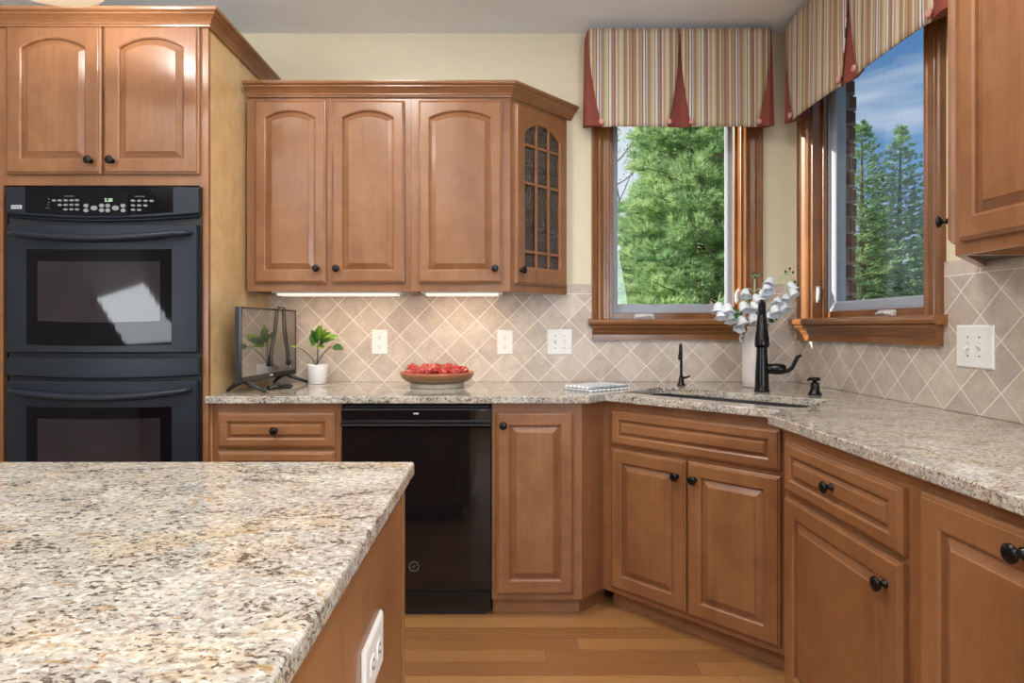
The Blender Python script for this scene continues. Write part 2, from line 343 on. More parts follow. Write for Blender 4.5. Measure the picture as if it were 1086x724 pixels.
class MB:
    def __init__(s): s.bm = bmesh.new()
    def v(s, p): return s.bm.verts.new(p)
    def f(s, vs):
        try: return s.bm.faces.new(vs)
        except ValueError: return None
    def box(s, x0, x1, y0, y1, z0, z1):
        p = [s.v((x, y, z)) for z in (z0, z1) for (x, y) in ((x0, y0), (x1, y0), (x1, y1), (x0, y1))]
        for q in ((3, 2, 1, 0), (4, 5, 6, 7), (0, 1, 5, 4), (1, 2, 6, 5), (2, 3, 7, 6), (3, 0, 4, 7)): s.f([p[i] for i in q])
        return s
    def obox(s, mat, sx, sy, sz):
        p = [s.v(mat @ Vector((x*sx/2, y*sy/2, z*sz/2))) for z in (-1, 1) for (x, y) in ((-1, -1), (1, -1), (1, 1), (-1, 1))]
        for q in ((3, 2, 1, 0), (4, 5, 6, 7), (0, 1, 5, 4), (1, 2, 6, 5), (2, 3, 7, 6), (3, 0, 4, 7)): s.f([p[i] for i in q])
        return s
    def loops(s, rings, cap0=True, cap1=True, closed=True):
        R = [[s.v(p) for p in r] for r in rings]
        n = len(R[0])
        for a, b in zip(R, R[1:]):
            for i in range(n if closed else n-1):
                j = (i+1) % n; s.f((a[i], a[j], b[j], b[i]))
        if cap0 and closed: s.f(list(reversed(R[0])))
        if cap1 and closed: s.f(R[-1])
        return s
    def prism(s, poly, z0, z1):
        return s.loops([[(x, y, z0) for x, y in poly], [(x, y, z1) for x, y in poly]])
    def extrude_x(s, prof, x0, x1):          # prof: (y,z)
        return s.loops([[(x0, y, z) for y, z in prof], [(x1, y, z) for y, z in prof]])
    def lathe(s, prof, c=(0, 0, 0), seg=24, axis='z', wob=None):
        rings = []
        for r, h in prof:
            ring = []
            for i in range(seg):
                a = 2*PI*i/seg; rr = r*(wob(a, h) if wob else 1)
                p = {'z': (rr*math.cos(a), rr*math.sin(a), h), 'y': (rr*math.cos(a), -h, rr*math.sin(a)), 'x': (h, rr*math.cos(a), rr*math.sin(a))}[axis]
                ring.append((c[0]+p[0], c[1]+p[1], c[2]+p[2]))
            rings.append(ring)
        return s.loops(rings)
    def tube(s, pts, r, seg=8, cap=True, flat=1.0):
        pts = [Vector(p) for p in pts]; n = len(pts)
        rs = r if isinstance(r, (list, tuple)) else [r]*n
        up = Vector((0, 0, 1)); rings = []; prev = None
        for i, p in enumerate(pts):
            d = (pts[min(i+1, n-1)]-pts[max(i-1, 0)]).normalized()
            if prev is None:
                ref = up if abs(d.z) < .9 else Vector((0, 1, 0))
                u = d.cross(ref).normalized()
            else:
                u = (prev - d*prev.dot(d)).normalized()
            prev = u; w = d.cross(u)
            rings.append([p + (u*math.cos(2*PI*k/seg) + w*math.sin(2*PI*k/seg)*flat)*rs[i] for k in range(seg)])
        return s.loops(rings, cap, cap)
    def sweep(s, path, prof, mp, closed=False):
        """profile (off,h) swept along a 2D path with mitres; off goes to the right of travel"""
        n = len(path); rings = []
        for i in range(n):
            P = Vector(path[i])
            def dr(a, b): return (Vector(path[b % n])-Vector(path[a % n])).normalized()
            if closed: d0, d1 = dr(i-1, i), dr(i, i+1)
            else:
                d0 = dr(i-1, i) if i > 0 else dr(i, i+1); d1 = dr(i, i+1) if i < n-1 else d0
            n0 = Vector((d0.y, -d0.x)); n1 = Vector((d1.y, -d1.x)); m = n0+n1; m = m/m.dot(n0)
            rings.append([mp((P+m*o).x, (P+m*o).y, h) for o, h in prof])
        if closed: rings.append(rings[0])
        return s.loops(rings, not closed, not closed)
    def add_mesh(s, me, mat):
        b2 = bmesh.new(); b2.from_mesh(me); b2.transform(mat)
        tmp = bpy.data.meshes.new('t'); b2.to_mesh(tmp); s.bm.from_mesh(tmp); bpy.data.meshes.remove(tmp); b2.free(); return s
    def build(s, name, mat, parent=None, smooth=False, bevel=0, seg=2, sub=0, normals=True, loc=None):
        if normals: bmesh.ops.recalc_face_normals(s.bm, faces=s.bm.faces)
        me = bpy.data.meshes.new(name); s.bm.to_mesh(me); s.bm.free()
        me.materials.append(M[mat] if isinstance(mat, str) else mat)
        if smooth:
            me.polygons.foreach_set('use_smooth', [True]*len(me.polygons))
        o = bpy.data.objects.new(name, me); COL.objects.link(o)
        if parent: o.parent = parent
        if loc: o.location = loc
        if bevel:
            b = o.modifiers.new('bevel', 'BEVEL'); b.width = bevel; b.segments = seg; b.limit_method = 'ANGLE'; b.angle_limit = math.radians(40)
        if sub:
            m = o.modifiers.new('sub', 'SUBSURF'); m.levels = sub; m.render_levels = sub
        return o
def XY(x, y, h): return (x, y, h)
def arc_pts(c, r, a0, a1, n): return [(c[0]+r*math.cos(a0+(a1-a0)*i/n), c[1]+r*math.sin(a0+(a1-a0)*i/n)) for i in range(n+1)]
def struct(mb, name, mat, label=None, **kw): return dress(mb.build(name, mat, **kw), label, None, None, 'structure')
_font = {}
def text_mesh(txt, size, depth=.0005):
    cu = bpy.data.curves.new('t', 'FONT'); cu.body = txt; cu.size = size; cu.extrude = depth; cu.align_x = 'CENTER'; cu.align_y = 'CENTER'
    o = bpy.data.objects.new('t', cu); COL.objects.link(o)
    dg = bpy.context.evaluated_depsgraph_get(); dg.update()
    me = bpy.data.meshes.new_from_object(o.evaluated_get(dg)); bpy.data.objects.remove(o); bpy.data.curves.remove(cu); return me

# ------------------------------------------------------------------ the room
DW = 3.08; XR = 1.50; CE = 2.69
struct(MB().box(-3.3, XR+.16, -4.2, DW+.16, -.08, 0), 'floor', 'floor')
struct(MB().box(-3.3, XR+.16, -4.2, DW+.16, CE, CE+.1), 'ceiling', 'white_ceiling')
w1 = (.549, 1.234, 1.20, 2.42)          # window in the back wall: x range, z range
w2 = (2.125, 2.93, 1.20, 2.42)          # window in the right wall: y range, z range
WT = .112
b = MB(); b.box(-3.3, w1[0], DW, DW+WT, 0, CE); b.box(w1[1], XR+.16, DW, DW+WT, 0, CE); b.box(w1[0], w1[1], DW, DW+WT, 0, w1[2]); b.box(w1[0], w1[1], DW, DW+WT, w1[3], CE)
struct(b, 'wall_back', 'cream')
b = MB(); b.box(XR, XR+.16, -4.2, w2[0], 0, CE); b.box(XR, XR+.16, w2[1], DW, 0, CE); b.box(XR, XR+.16, w2[0], w2[1], 0, w2[2]); b.box(XR, XR+.16, w2[0], w2[1], w2[3], CE)
struct(b, 'wall_right', 'cream')
struct(MB().box(-3.4, -3.3, -4.2, DW, 0, CE), 'wall_left', 'far_room')
struct(MB().box(-3.3, XR+.16, -4.3, -4.2, 0, CE), 'wall_front', 'far_room')
# brick veneer outside the right wall, its courses toothed at the window reveal
b = MB(); X0, X1 = XR+.16, XR+.215
b.box(X0, X1, -4.2, w2[0]-.02, -.6, 3.2); b.box(X0, X1, 3.02, DW+.22, -.6, 3.2); b.box(X0, X1, w2[0]-.02, 3.02, -.6, 1.19); b.box(X0, X1, w2[0]-.02, 3.02, 2.44, 3.2)
z = 1.19; k = 0
rb = random.Random(3)
while z < 2.42:
    b.box(X0+.001, X1+rb.choice((.0, .004, .008)), w2[1], 3.02, z+.004, z+.071); b.box(X0+.001, X1-.006, w2[1]+.006, 3.02, z-.004, z+.004); z += .075
struct(b, 'wall_exterior_brick', 'brick', 'red brown brick edge outside the right window')
struct(MB().box(-3.3, XR+.16, DW+WT, DW+WT+.05, -.6, 1.18).box(-3.3, w1[0]-.3, DW+WT, DW+WT+.05, 1.18, 3.2).box(w1[1], XR+.16, DW+WT, DW+WT+.05, 1.18, 3.2).box(w1[0]-.3, w1[1], DW+WT, DW+WT+.05, 2.44, 3.2), 'wall_exterior_back', 'brick')
struct(MB().box(-30, 40, 3.4, 60, -.9, -.7).box(1.75, 40, -10, 3.4, -.9, -.7), 'ground', 'grass')

# tile backsplash (fixed to the walls)
TZ = 1.411; tk = .008
def ring_tile(b, f, a0, a1, wa0, wa1):
    for (p, q, r, s_) in ((a0, wa0, .915, TZ), (wa1, a1, .915, TZ), (wa0, wa1, .915, 1.135)): f(b, p, q, r, s_)
b = MB(); ring_tile(b, lambda b, p, q, r, s_: b.box(p, q, DW-tk, DW-.0005, r, s_), -1.185, XR-.0005, .47, 1.31)
struct(b, 'trim_1', 'tile_back', 'beige diagonal stone tile backsplash on back wall')
b = MB(); ring_tile(b, lambda b, p, q, r, s_: b.box(p, q, -tk, -.0005, r, s_), -DW+tk, -.5, -3.02, -2.04)
o = struct(b, 'trim_2', 'tile_right', 'beige diagonal stone tile backsplash on right wall'); o.location = (XR, 0, 0); o.rotation_euler = (0, 0, -PI/2)

# ------------------------------------------------------------------ windows
def window(name, loc, rotz, x0, x1, z0, z1, crank_at, lock_side, label, dep=.162):
    r = bpy.data.objects.new(name, None); COL.objects.link(r); r.location = loc; r.rotation_euler = (0, 0, rotz); dress(r, label, None, None, 'structure')
    cw = .09
    prof = [(0, 0), (0, -.012), (.006, -.018), (.016, -.018), (.020, -.013), (.030, -.013), (.050, -.019), (.056, -.019), (.060, -.015), (.066, -.022), (.084, -.026), (.09, -.022), (.09, 0)]
    b = MB(); b.sweep([(x1, z0+.034), (x1, z1), (x0, z1), (x0, z0+.034)], prof, lambda x, z, h: (x, h-.0005, z)); b.build('casing', 'oak', r)
    b = MB()
    sp = [(.09, 0), (-.045, 0), (-.055, .006), (-.058, .017), (-.055, .028), (-.045, .034), (.09, .034)]
    b.extrude_x([(y, z0+z) for y, z in sp if y < -.001] + [(-.0008, z0+.034), (-.0008, z0)], x0-cw-.018, x1+cw+.018)
    b.extrude_x([(-.0008, z0+.002), (-.0008, z0+.034), (.065, z0+.034), (.065, z0+.002)], x0, x1)
    b.build('stool', 'oak_h', r)
    ap = [(-.0085, -.0005), (-.050, -.0005), (-.048, -.010), (-.040, -.016), (-.032, -.026), (-.030, -.030), (-.033, -.033), (-.028, -.040), (-.024, -.046), (-.024, -.064), (-.027, -.066), (-.027, -.072), (-.0085, -.072)]
    b = MB(); b.extrude_x([(y, z0+z) for y, z in ap], x0-cw+.002, x1+cw-.002); b.build('apron', 'oak_h', r)
    b = MB(); t = .014
    b.box(x0, x0+t, 0, .11, z0+.034, z1); b.box(x1-t, x1, 0, .11, z0+.034, z1); b.box(x0+t, x1-t, 0, .11, z1-t, z1)
    b.box(x0+t, x0+t+.016, .045, .065, z0+.034, z1-t); b.box(x1-t-.016, x1-t, .045, .065, z0+.034, z1-t); b.box(x0+t+.016, x1-t-.016, .045, .065, z1-t-.016, z1-t)
    b.box(x0+t, x1-t, .065, .11, z0+.002, z0+.066); b.build('jamb', 'oak', r, bevel=.002)
    xs0, xs1, zs0, zs1 = x0+t, x1-t, z0+.067, z1-t
    b = MB()
    b.sweep([(xs0, zs0), (xs0, zs1), (xs1, zs1), (xs1, zs0)], [(0, .072), (0, .105), (.030, .105), (.046, .098), (.046, .090), (.036, .082), (.014, .078), (.012, .072)], lambda x, z, h: (x, h, z), closed=True)
    sash = b.build('sash', 'vinyl', r)
    MB().box(xs0+.040, xs1-.040, .092, .096, zs0+.025, zs1-.025).build('pane', 'glass', sash)
    b = MB()
    b.box(x0, x0+.02, .1105, dep, z0+.03, z1).box(x1-.02, x1, .1105, dep, z0+.03, z1).box(x0+.02, x1-.02, .1105, dep+.003, z0+.0, z0+.05).box(x0+.02, x1-.02, .1105, dep, z1-.02, z1)
    b.build('exterior_frame', 'vinyl', r, bevel=.004)
    # crank operator, folded flat on the sill
    c = MB()
    c.loops([[(crank_at-.055, .045, z0+.0345), (crank_at+.055, .045, z0+.0345), (crank_at+.055, .064, z0+.0345), (crank_at-.055, .064, z0+.0345)],
             [(crank_at-.052, .045, z0+.05), (crank_at+.052, .045, z0+.05), (crank_at+.052, .064, z0+.056), (crank_at-.052, .064, z0+.056)],
             [(crank_at-.044, .052, z0+.062), (crank_at+.044, .052, z0+.062), (crank_at+.044, .064, z0+.062), (crank_at-.044, .064, z0+.062)]])
    cr = c.build('crank', 'hardware', r, bevel=.003)
    h = MB(); h.tube([(crank_at+.03, .040, z0+.048), (crank_at+.01, .038, z0+.050), (crank_at-.035, .040, z0+.047), (crank_at-.048, .042, z0+.044)], [.006, .007, .007, .005], 8); h.lathe([(.001, 0), (.010, .002), (.010, .014), (.001, .016)], (crank_at+.035, .047, z0+.038), 12)
    h.build('crank_handle', 'hardware', cr, smooth=True)
    # sash lock lever on the jamb
    lx = x1-t if lock_side > 0 else x0+t; sg = -1 if lock_side > 0 else 1
    lz = z0+.13
    l = MB(); l.box(min(lx, lx+sg*.004), max(lx, lx+sg*.004), .018, .036, lz-.005, lz+.06)
    lk = l.build('lock_plate', 'hardware', r, bevel=.001)
    l = MB(); l.tube([(lx+sg*.006, .027, lz+.05), (lx+sg*.012, .024, lz+.03), (lx+sg*.015, .02, lz), (lx+sg*.013, .018, lz-.02)], [.006, .008, .007, .004], 8); l.build('lock_lever', 'white_plastic', lk, smooth=True)
    return r
window('window_1', (0, DW, 0), 0, w1[0], w1[1], w1[2], w1[3], .74, 1, 'oak trimmed casement window in the back wall', .1135)
window('window_2', (XR, 0, 0), -PI/2, -w2[1], -w2[0], w2[2], w2[3], -2.44, -1, 'oak trimmed casement window in the right wall')

# ------------------------------------------------------------------ cabinet pieces
def opening(x0, x1, z0, z1, rise, ins, N=14):
    """panel opening outline, arched on top when rise > 0; z1 is the peak"""
    xa, xb, za = x0+ins, x1-ins, z0+ins
    w = (x1-x0)/2; cx = (x0+x1)/2; pts = [(xa, za), (xb, za)]
    if rise > 0:
        R = (w*w+rise*rise)/(2*rise); cz = z1-R; R2 = R-ins
        for i in range(N+1):
            x = xb+(xa-xb)*i/N; pts.append((x, cz+math.sqrt(max(0, R2*R2-(x-cx)**2))))
    else:
        for i in range(N+1): pts.append((xb+(xa-xb)*i/N, z1-ins))
    return pts
def outer(x0, x1, z0, z1, ins, N=14):
    xa, xb = x0+ins, x1-ins
    return [(xa, z0+ins), (xb, z0+ins)] + [(xb+(xa-xb)*i/N, z1-ins) for i in range(N+1)]
def door_mesh(x0, x1, z0, z1, yf, rise=0, fl=.05, fr=.05, ft=.045, fb=.055, t=.02, glass=False):
    """raised-panel door whose front face lies at y = yf (front looks to -y)"""
    b = MB(); P = []
    def ring(pts, y): P.append([(x, yf+y, z) for x, z in pts])
    o = (x0, x1, z0, z1); q = (x0+fl, x1-fr, z0+fb, z1-ft)
    if glass:
        ring(opening(*q, rise, 0), t)
    ring(outer(*o, 0), t); ring(outer(*o, 0), .008); ring(outer(*o, .003), .0055); ring(outer(*o, .0065), .0045); ring(outer(*o, .0085), .001); ring(outer(*o, .011), 0)
    ring(opening(*q, rise, 0), 0); ring(opening(*q, rise, .002), .001); ring(opening(*q, rise, .006), .004)
    if glass:
        ring(opening(*q, rise, .006), t); b.loops(P, False, False)
        return b
    m = min(x1-x0-fl-fr, z1-z0-ft-fb)
    k = min(.032, m*.27)
    ring(opening(*q, rise, .0075), .013); ring(opening(*q, rise, .011), .013); ring(opening(*q, rise, k), .0035); ring(opening(*q, rise, k+.0015), .0012); ring(opening(*q, rise, k+.003), .001)
    return b.loops(P)
KNOB = [(.0105, 0), (.0105, .002), (.007, .005), (.0055, .011), (.0065, .015), (.0145, .019), (.0165, .022), (.0165, .025), (.013, .028), (.007, .0295), (.0005, .030)]
def knob(x, z, yf, parent): return MB().lathe(KNOB, (x, yf, z), 20, 'y').build('knob', 'bronze', parent, smooth=True)
def door(root, name, x0, x1, z0, z1, yf, kx=None, kz=None, mat='maple', **kw):
    d = door_mesh(x0, x1, z0, z1, yf, **kw).build(name, mat, root)
    if kx is not None: knob(kx, kz, yf, d)
    return d
def frame_ring(b, x0, x1, z0, z1, yf, t, st, top, bot, mids=(), mull=()):
    b.box(x0, x0+st, yf, yf+t, z0, z1); b.box(x1-st, x1, yf, yf+t, z0, z1); b.box(x0+st, x1-st, yf, yf+t, z1-top, z1); b.box(x0+st, x1-st, yf, yf+t, z0, z0+bot)
    for m in mids: b.box(x0+st, x1-st, yf, yf+t, m-.02, m+.02)
    for m in mull: b.box(m-.02, m+.02, yf, yf+t, z0+bot, z1-top)
    return b
CROWN = [(0, 0), (.012, 0), (.014, .007), (.018, .009), (.018, .013), (.024, .020), (.036, .030), (.046, .036), (.046, .041), (.052, .043), (.058, .047), (.060, .053), (.060, .058), (0, .058)]
FD = .02   # door thickness

# ---- tall oven cabinet with the double oven
TX0, TX1, TY = -2.051, -1.186, 2.44
tall = thing('oven_cabinet', 'tall stained maple cabinet framing the black double oven', 'cabinet', (TX0, TY, 0))
w = TX1-TX0; TT = 2.405
ox0, ox1, oz0, oz1 = .036, w-.036, .46, 1.765      # hole for the oven
b = MB()
b.box(0, ox0, 0, .02, .10, TT); b.box(ox1, w, 0, .02, .10, TT); b.box(ox0, .075, 0, .02, 1.81, TT-.012); b.box(w-.075, ox1, 0, .02, 1.81, TT-.012); b.box(ox0, ox1, 0, .02, oz1, 1.81); b.box(ox0, ox1, 0, .02, TT-.012, TT); b.box(ox0, ox1, 0, .02, .43, oz0); b.box(ox0, ox1, 0, .02, .10, .13); b.box(w/2-.02, w/2+.02, 0, .02, 1.81, TT-.012)
b.build('face_frame', 'maple', tall)
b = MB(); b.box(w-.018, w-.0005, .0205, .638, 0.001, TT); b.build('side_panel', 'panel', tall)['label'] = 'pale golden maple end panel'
b = MB(); b.box(.001, .018, .0205, .638, .10, TT); b.box(.018, w-.018, .62, .638, .10, TT); b.box(.018, w-.018, .0205, .62, TT-.02, TT-.002); b.box(.018, w-.018, .0205, .62, 1.772, 1.79); b.box(.018, w-.018, .0205, .62, .44, .455); b.box(.018, w-.018, .0205, .62, .10, .12); b.build('carcass', 'cab_inside', tall)
MB().box(.0, w-.02, .06, .075, .001, .0995).build('toe_kick', 'maple_h', tall)
door(tall, 'door', .058, .441, 1.807, 2.399, -FD, .405, 1.858, rise=.042, fl=.058, fr=.058, ft=.042, fb=.056)
door(tall, 'door', .452, .8345, 1.807, 2.399, -FD, .49, 1.858, rise=.042, fl=.058, fr=.058, ft=.042, fb=.056)
door(tall, 'drawer', .05, w-.05, .13, .43, -FD, w/2, .28, mat='maple_h', fl=.05, fr=.05, ft=.05, fb=.05)
MB().sweep([(0, .638), (0, 0), (w, 0), (w, .638)], [(o, TT-.004+h) for o, h in CROWN], XY).build('crown', 'maple_h', tall)

# ---- the double oven
OC = -1.596; OW = .384
oven = thing('double_wall_oven', 'black double wall oven with digital clock, built into the tall cabinet', 'oven', (OC, TY, 0))
def bowed(x0, x1, z0f, z1f, yb, yf, bow, N=28, e=.006):
    """panel with a front bowed outwards; z0f, z1f give lower and upper edge at x"""
    rings = []; xm = (x0+x1)/2; h = (x1-x0)/2
    for i in range(N+1):
        x = x0+(x1-x0)*i/N; u = (x-xm)/h; y = yf-bow*(1-u*u); a, c = z0f(u), z1f(u)
        rings.append([(x, yb, a), (x, y+e, a), (x, y, a+e), (x, y, c-e), (x, y+e, c), (x, yb, c)])
    return MB().loops(rings)
K = lambda v: (lambda u: v)
MB().box(-OW+.025, OW-.025, .025, .56, .465, 1.755).build('oven_body', 'vent_black', oven)
MB().box(-OW-.004, OW+.004, -.008, -.0005, .455, 1.757).build('trim_flange', 'black_matte', oven)
cp = bowed(-OW, OW, lambda u: 1.645-.024*(1-u*u), K(1.753), -.009, -.028, .022).build('control_panel', 'black_satin', oven)
def bow_y(x, yf=-.028, bow=.022): return yf-bow*(1-(x/OW)**2)
bowed(-.300, .288, lambda u: 1.648-.015*(1-u*u), K(1.7515), -.022, bow_y(.3)-.0012, bow_y(.3)-bow_y(0), e=.001).build('glass_fascia', 'oven_glass', cp)
bowed(-OW+.004, OW-.004, lambda u: 1.633-.020*(1-u*u), lambda u: 1.6445-.0235*(1-u*u), -.009, -.022, .020).build('lower_lip', 'black_satin', cp)
def on_panel(x, z, d=.0035): return Vector((x, bow_y(x)-d, z))
def px2(px, py):                      # point on the control panel seen at a pixel
    Y = TY-.045; p = at(px, py, Y); return p.x-OC, p.z
x, z = px2(112, 214.5); bowed(x-.088, x+.095, K(1.632), K(1.722), -.02, bow_y(0)-.0028, .0012, e=.0005).build('display_window', 'oven_glass', cp)
me = text_mesh('5:20', .0185, .0002); b = MB(); p = px2(117, 212.8)
b.add_mesh(me, Matrix.Translation(on_panel(p[0], p[1], .0062)) @ Matrix.Rotation(PI/2, 4, 'X')); b.build('clock_digits', 'led', cp)
def panel_button(px, py, rx, rz):
    x, z = px2(px, py); q = on_panel(x, z, .0045 if 88 < px < 136 else .003)
    b = MB(); b.loops([[(q.x+rx*math.cos(a*PI/6), q.y+dy, q.z+rz*math.sin(a*PI/6)) for a in range(12)] for dy in (.006, -.0015)]); b.build('button', 'grey_button', cp)
for px_, py_ in ((93, 218.5), (93, 223.5), (109.5, 218.5), (109.5, 223.5), (116, 218.5), (116, 223.5), (132, 218.5), (132, 223.5)): panel_button(px_, py_, .0098, .0078)
for px_, py_ in ((101.5, 221), (124, 221)): panel_button(px_, py_, .0135, .0095)
for px_, py_ in ((58, 212.7), (64.3, 212.7), (70.7, 212.7), (77, 212.7), (83, 212.7), (64.3, 217.5), (70.7, 217.5), (77, 217.5), (83, 217.5), (70.5, 222.3), (77, 222.3), (83, 222.3),
                 (142, 213), (148.3, 213), (154.7, 213), (161, 213), (142, 218), (148.3, 218), (154.7, 218), (142, 222.7), (148.3, 222.7)): panel_button(px_, py_, .0085, .0042)
for (px_, py_, ww) in ((74.5, 208.3, .038), (149, 208.5, .038), (52, 211, .008), (52, 214.5, .008), (51.5, 217.5, .006), (51, 220.5, .014)):
    x, z = px2(px_, py_); q = on_panel(x, z, .003); MB().box(q.x-ww/2, q.x+ww/2, q.y-.001, q.y+.006, q.z-.0018, q.z+.0018).build('printed_legend', 'dim_mark', cp)
x, z = px2(15.5, 219); q = on_panel(x, z)
bd = MB().box(x-.021, x+.021, q.y-.001, q.y+.012, z-.0075, z+.0075).build('badge', 'badge', cp, bevel=.001)
MB().add_mesh(text_mesh('KENMORE', .0078), Matrix.Translation((x, q.y-.0012, z)) @ Matrix.Rotation(PI/2, 4, 'X')).build('badge_lettering', 'black_matte', bd)
def oven_door(z0, z1, wz0, wz1, iz0, iz1, hz):
    d = bowed(-OW+.006, OW-.006, K(z0), K(z1), -.0095, -.032, .020).build('oven_door', 'black_satin', oven)
    def by(x): return -.032-.020*(1-(x/(OW-.006))**2)
    # glass bands follow the bow
    def bow_glass(xa, xb, a, c, d0, drop=0):
        rings = []
        for i in range(25):
            x = xa+(xb-xa)*i/24; u = (2*x-xa-xb)/(xb-xa); y = by(x)-d0; lo = a-drop*(1-u*u); hi = c-drop*.5*(1-u*u)
            rings.append([(x, y+.004, lo), (x, y, lo), (x, y, hi), (x, y+.004, hi)])
        return MB().loops(rings)
    g = bow_glass(-.293, .284, wz0, wz1, .0012, .006).build('window_glass', 'oven_glass', d)
    bow_glass(-.246, .241, iz0, iz1, .0020, .006).build('inner_window', 'oven_inner_glass', d)
    pts = []; rs = []
    for i in range(33):
        u = -1+2*i/32; x = u*.362; e = 1-abs(u)**6
        pts.append((x, by(x)-.008-.026*min(1, (1-abs(u))*7), hz-.028*(1-u*u))); rs.append(.008+.0105*e)
    MB().tube(pts, rs, 14, flat=.85).build('handle', 'black_satin', d, smooth=True)
    return d
oven_door(1.088, 1.601, 1.1235, 1.502, 1.217, 1.4535, 1.567)
bowed(-OW, OW, lambda u: .998-.012*(1-u*u), K(1.071), -.009, -.030, .022).build('middle_trim', 'black_satin', oven)
oven_door(.47, .977, .506, .876, .60, .83, .9445)

# ---- wall cabinets on the back wall
UY = 2.77; UZ0, UZ1 = 1.356, 2.243; UD = DW-UY-.0005
def wall_box(root, w, z0, z1, d, yoff=0):
    b = MB(); b.box(.0005, .016, .0205, d, z0, z1); b.box(w-.016, w-.0005, .0205, d, z0, z1); b.box(.016, w-.016, .0205, d, z1-.016, z1); b.box(.016, w-.016, .0205, d, z0+.018, z0+.034); b.box(.016, w-.016, d-.008, d, z0+.034, z1-.016)
    b.build('carcass', 'maple', root)
XA, XB, XC = -1.17, -.4155, .039
cA = thing('wall_cabinet', 'two-door arched maple wall cabinet above the television and plant', 'cabinet', (XA, UY, 0)); wA = XB-XA
frame_ring(MB(), .0005, wA-.0005, UZ0, UZ1, 0, .02, .055, .03, .05, mull=(.374,)).build('face_frame', 'maple', cA); wall_box(cA, wA, UZ0, UZ1, UD)
kw = dict(rise=.034, fl=.046, fr=.046, ft=.043, fb=.055)
def ux(px): return (px-VX)/F*2.75
dz0, dz1 = 1.393, 2.2265
door(cA, 'door', ux(269.4)-XA, ux(345.2)-XA, dz0, dz1, -FD, ux(336.5)-XA, 1.458, **kw)
door(cA, 'door', ux(351.3)-XA, ux(428.5)-XA, dz0, dz1, -FD, ux(356.5)-XA+.004, 1.458, **kw)
cB = thing('wall_cabinet', 'single-door arched maple wall cabinet left of the glass-door cabinet', 'cabinet', (XB, UY, 0)); wB = XC-XB
frame_ring(MB(), .0005, wB-.0005, UZ0, UZ1, 0, .02, .05, .03, .05).build('face_frame', 'maple', cB); wall_box(cB, wB, UZ0, UZ1, UD)
door(cB, 'door', ux(443.6)-XB, ux(532.3)-XB, dz0, dz1, -FD, ux(525)-XB, 1.458, **kw)

def glass_cabinet(root, L, z0, z1, mirror=False):
    """angled end cabinet: local x runs along the 45 degree face (length L), local y into the corner"""
    s2 = math.sqrt(.5); h = L*s2
    # triangle: front-left (0,0), front-right (L,0), back corner (L/2, L/2)
    tri = [(.004, .0205), (L-.022, .0205), (L/2-.002, L/2-.002)] if not mirror else [(.022, .0205), (L-.004, .0205), (L/2+.002, L/2-.002)]
    for zz in (z0+.015, z0+.31, z0+.60, z1-.016): MB().prism([(x, y) for x, y in tri], zz, zz+.016).build('shelf', 'cab_inside', root)
    frame_ring(MB(), .0005, L-.0005, z0, z1, 0, .02, .028, .03, .04).build('face_frame', 'maple', root)
    x0, x1, a, c = .022, L-.016, z0+.037, z1-.017
    q = dict(rise=.055, fl=.055, fr=.055, ft=.065, fb=.075)
    d = door_mesh(x0, x1, a, c, -FD, glass=True, **q).build('glass_door', 'maple', root)
    gx0, gx1, gz0, gz1 = x0+.055, x1-.055, a+.075, c-.065
    m = MB(); gw = gx1-gx0
    for k in (1, 2): m.box(gx0+gw*k/3-.007, gx0+gw*k/3+.007, -FD+.003, -FD+.012, gz0-.01, gz1-.004 - (.0))
    for zz in (gz0+.078, gz0+.40, gz1-.115): m.box(gx0-.008, gx1+.008, -FD+.004, -FD+.011, zz-.007, zz+.007)
    m.build('muntins', 'maple', d, bevel=.002)
    g = opening(gx0, gx1, gz0, gz1, .055, -.006)
    MB().loops([[(x, -FD+.0135, z) for x, z in g], [(x, -FD+.0165, z) for x, z in g]]).build('textured_glass', 'seedy', d)['label'] = 'seeded textured glass'
    kx = x0+.03 if not mirror else x1-.03
    knob(kx, a+.062, -FD, d)
s2 = math.sqrt(.5)
AL = .4115
cG = thing('wall_cabinet', 'angled end wall cabinet with textured glass door and grid muntins, beside the back window', 'cabinet', (XC, UY, 0), PI/4)
glass_cabinet(cG, AL, UZ0, UZ1)
pts_crown = [(XA+.002, UY), (XC, UY), (XC+(DW-UY)-.001, DW-.001)]
cr = MB().sweep(pts_crown, [(o-.0, UZ1+.0005+h) for o, h in CROWN], XY).build('crown_molding', 'maple_h')
dress(cr, 'stained maple crown molding running along the tops of the back wall cabinets', 'molding')

# ---- wall cabinets on the right wall
RX = 1.19; RY = 1.583; RZ0 = 1.379; RZ1 = 2.266; RDp = XR-RX-.0005
cR = thing('wall_cabinet', 'arched maple wall cabinet on the right wall, nearest the camera', 'cabinet', (RX, RY, 0), -PI/2)
wR = .62
frame_ring(MB(), .0005, wR-.0005, RZ0, RZ1, 0, .02, .045, .03, .045, mull=(.34,)).build('face_frame', 'maple', cR); wall_box(cR, wR, RZ0, RZ1, RDp)
kwr = dict(rise=.034, fl=.05, fr=.05, ft=.05, fb=.055)
door(cR, 'door', .030, .335, RZ0+.032, RZ1-.017, -FD, .308, 1.48, **kwr)
door(cR, 'door', .345, .605, RZ0+.032, RZ1-.017, -FD, .372, 1.48, **kwr)
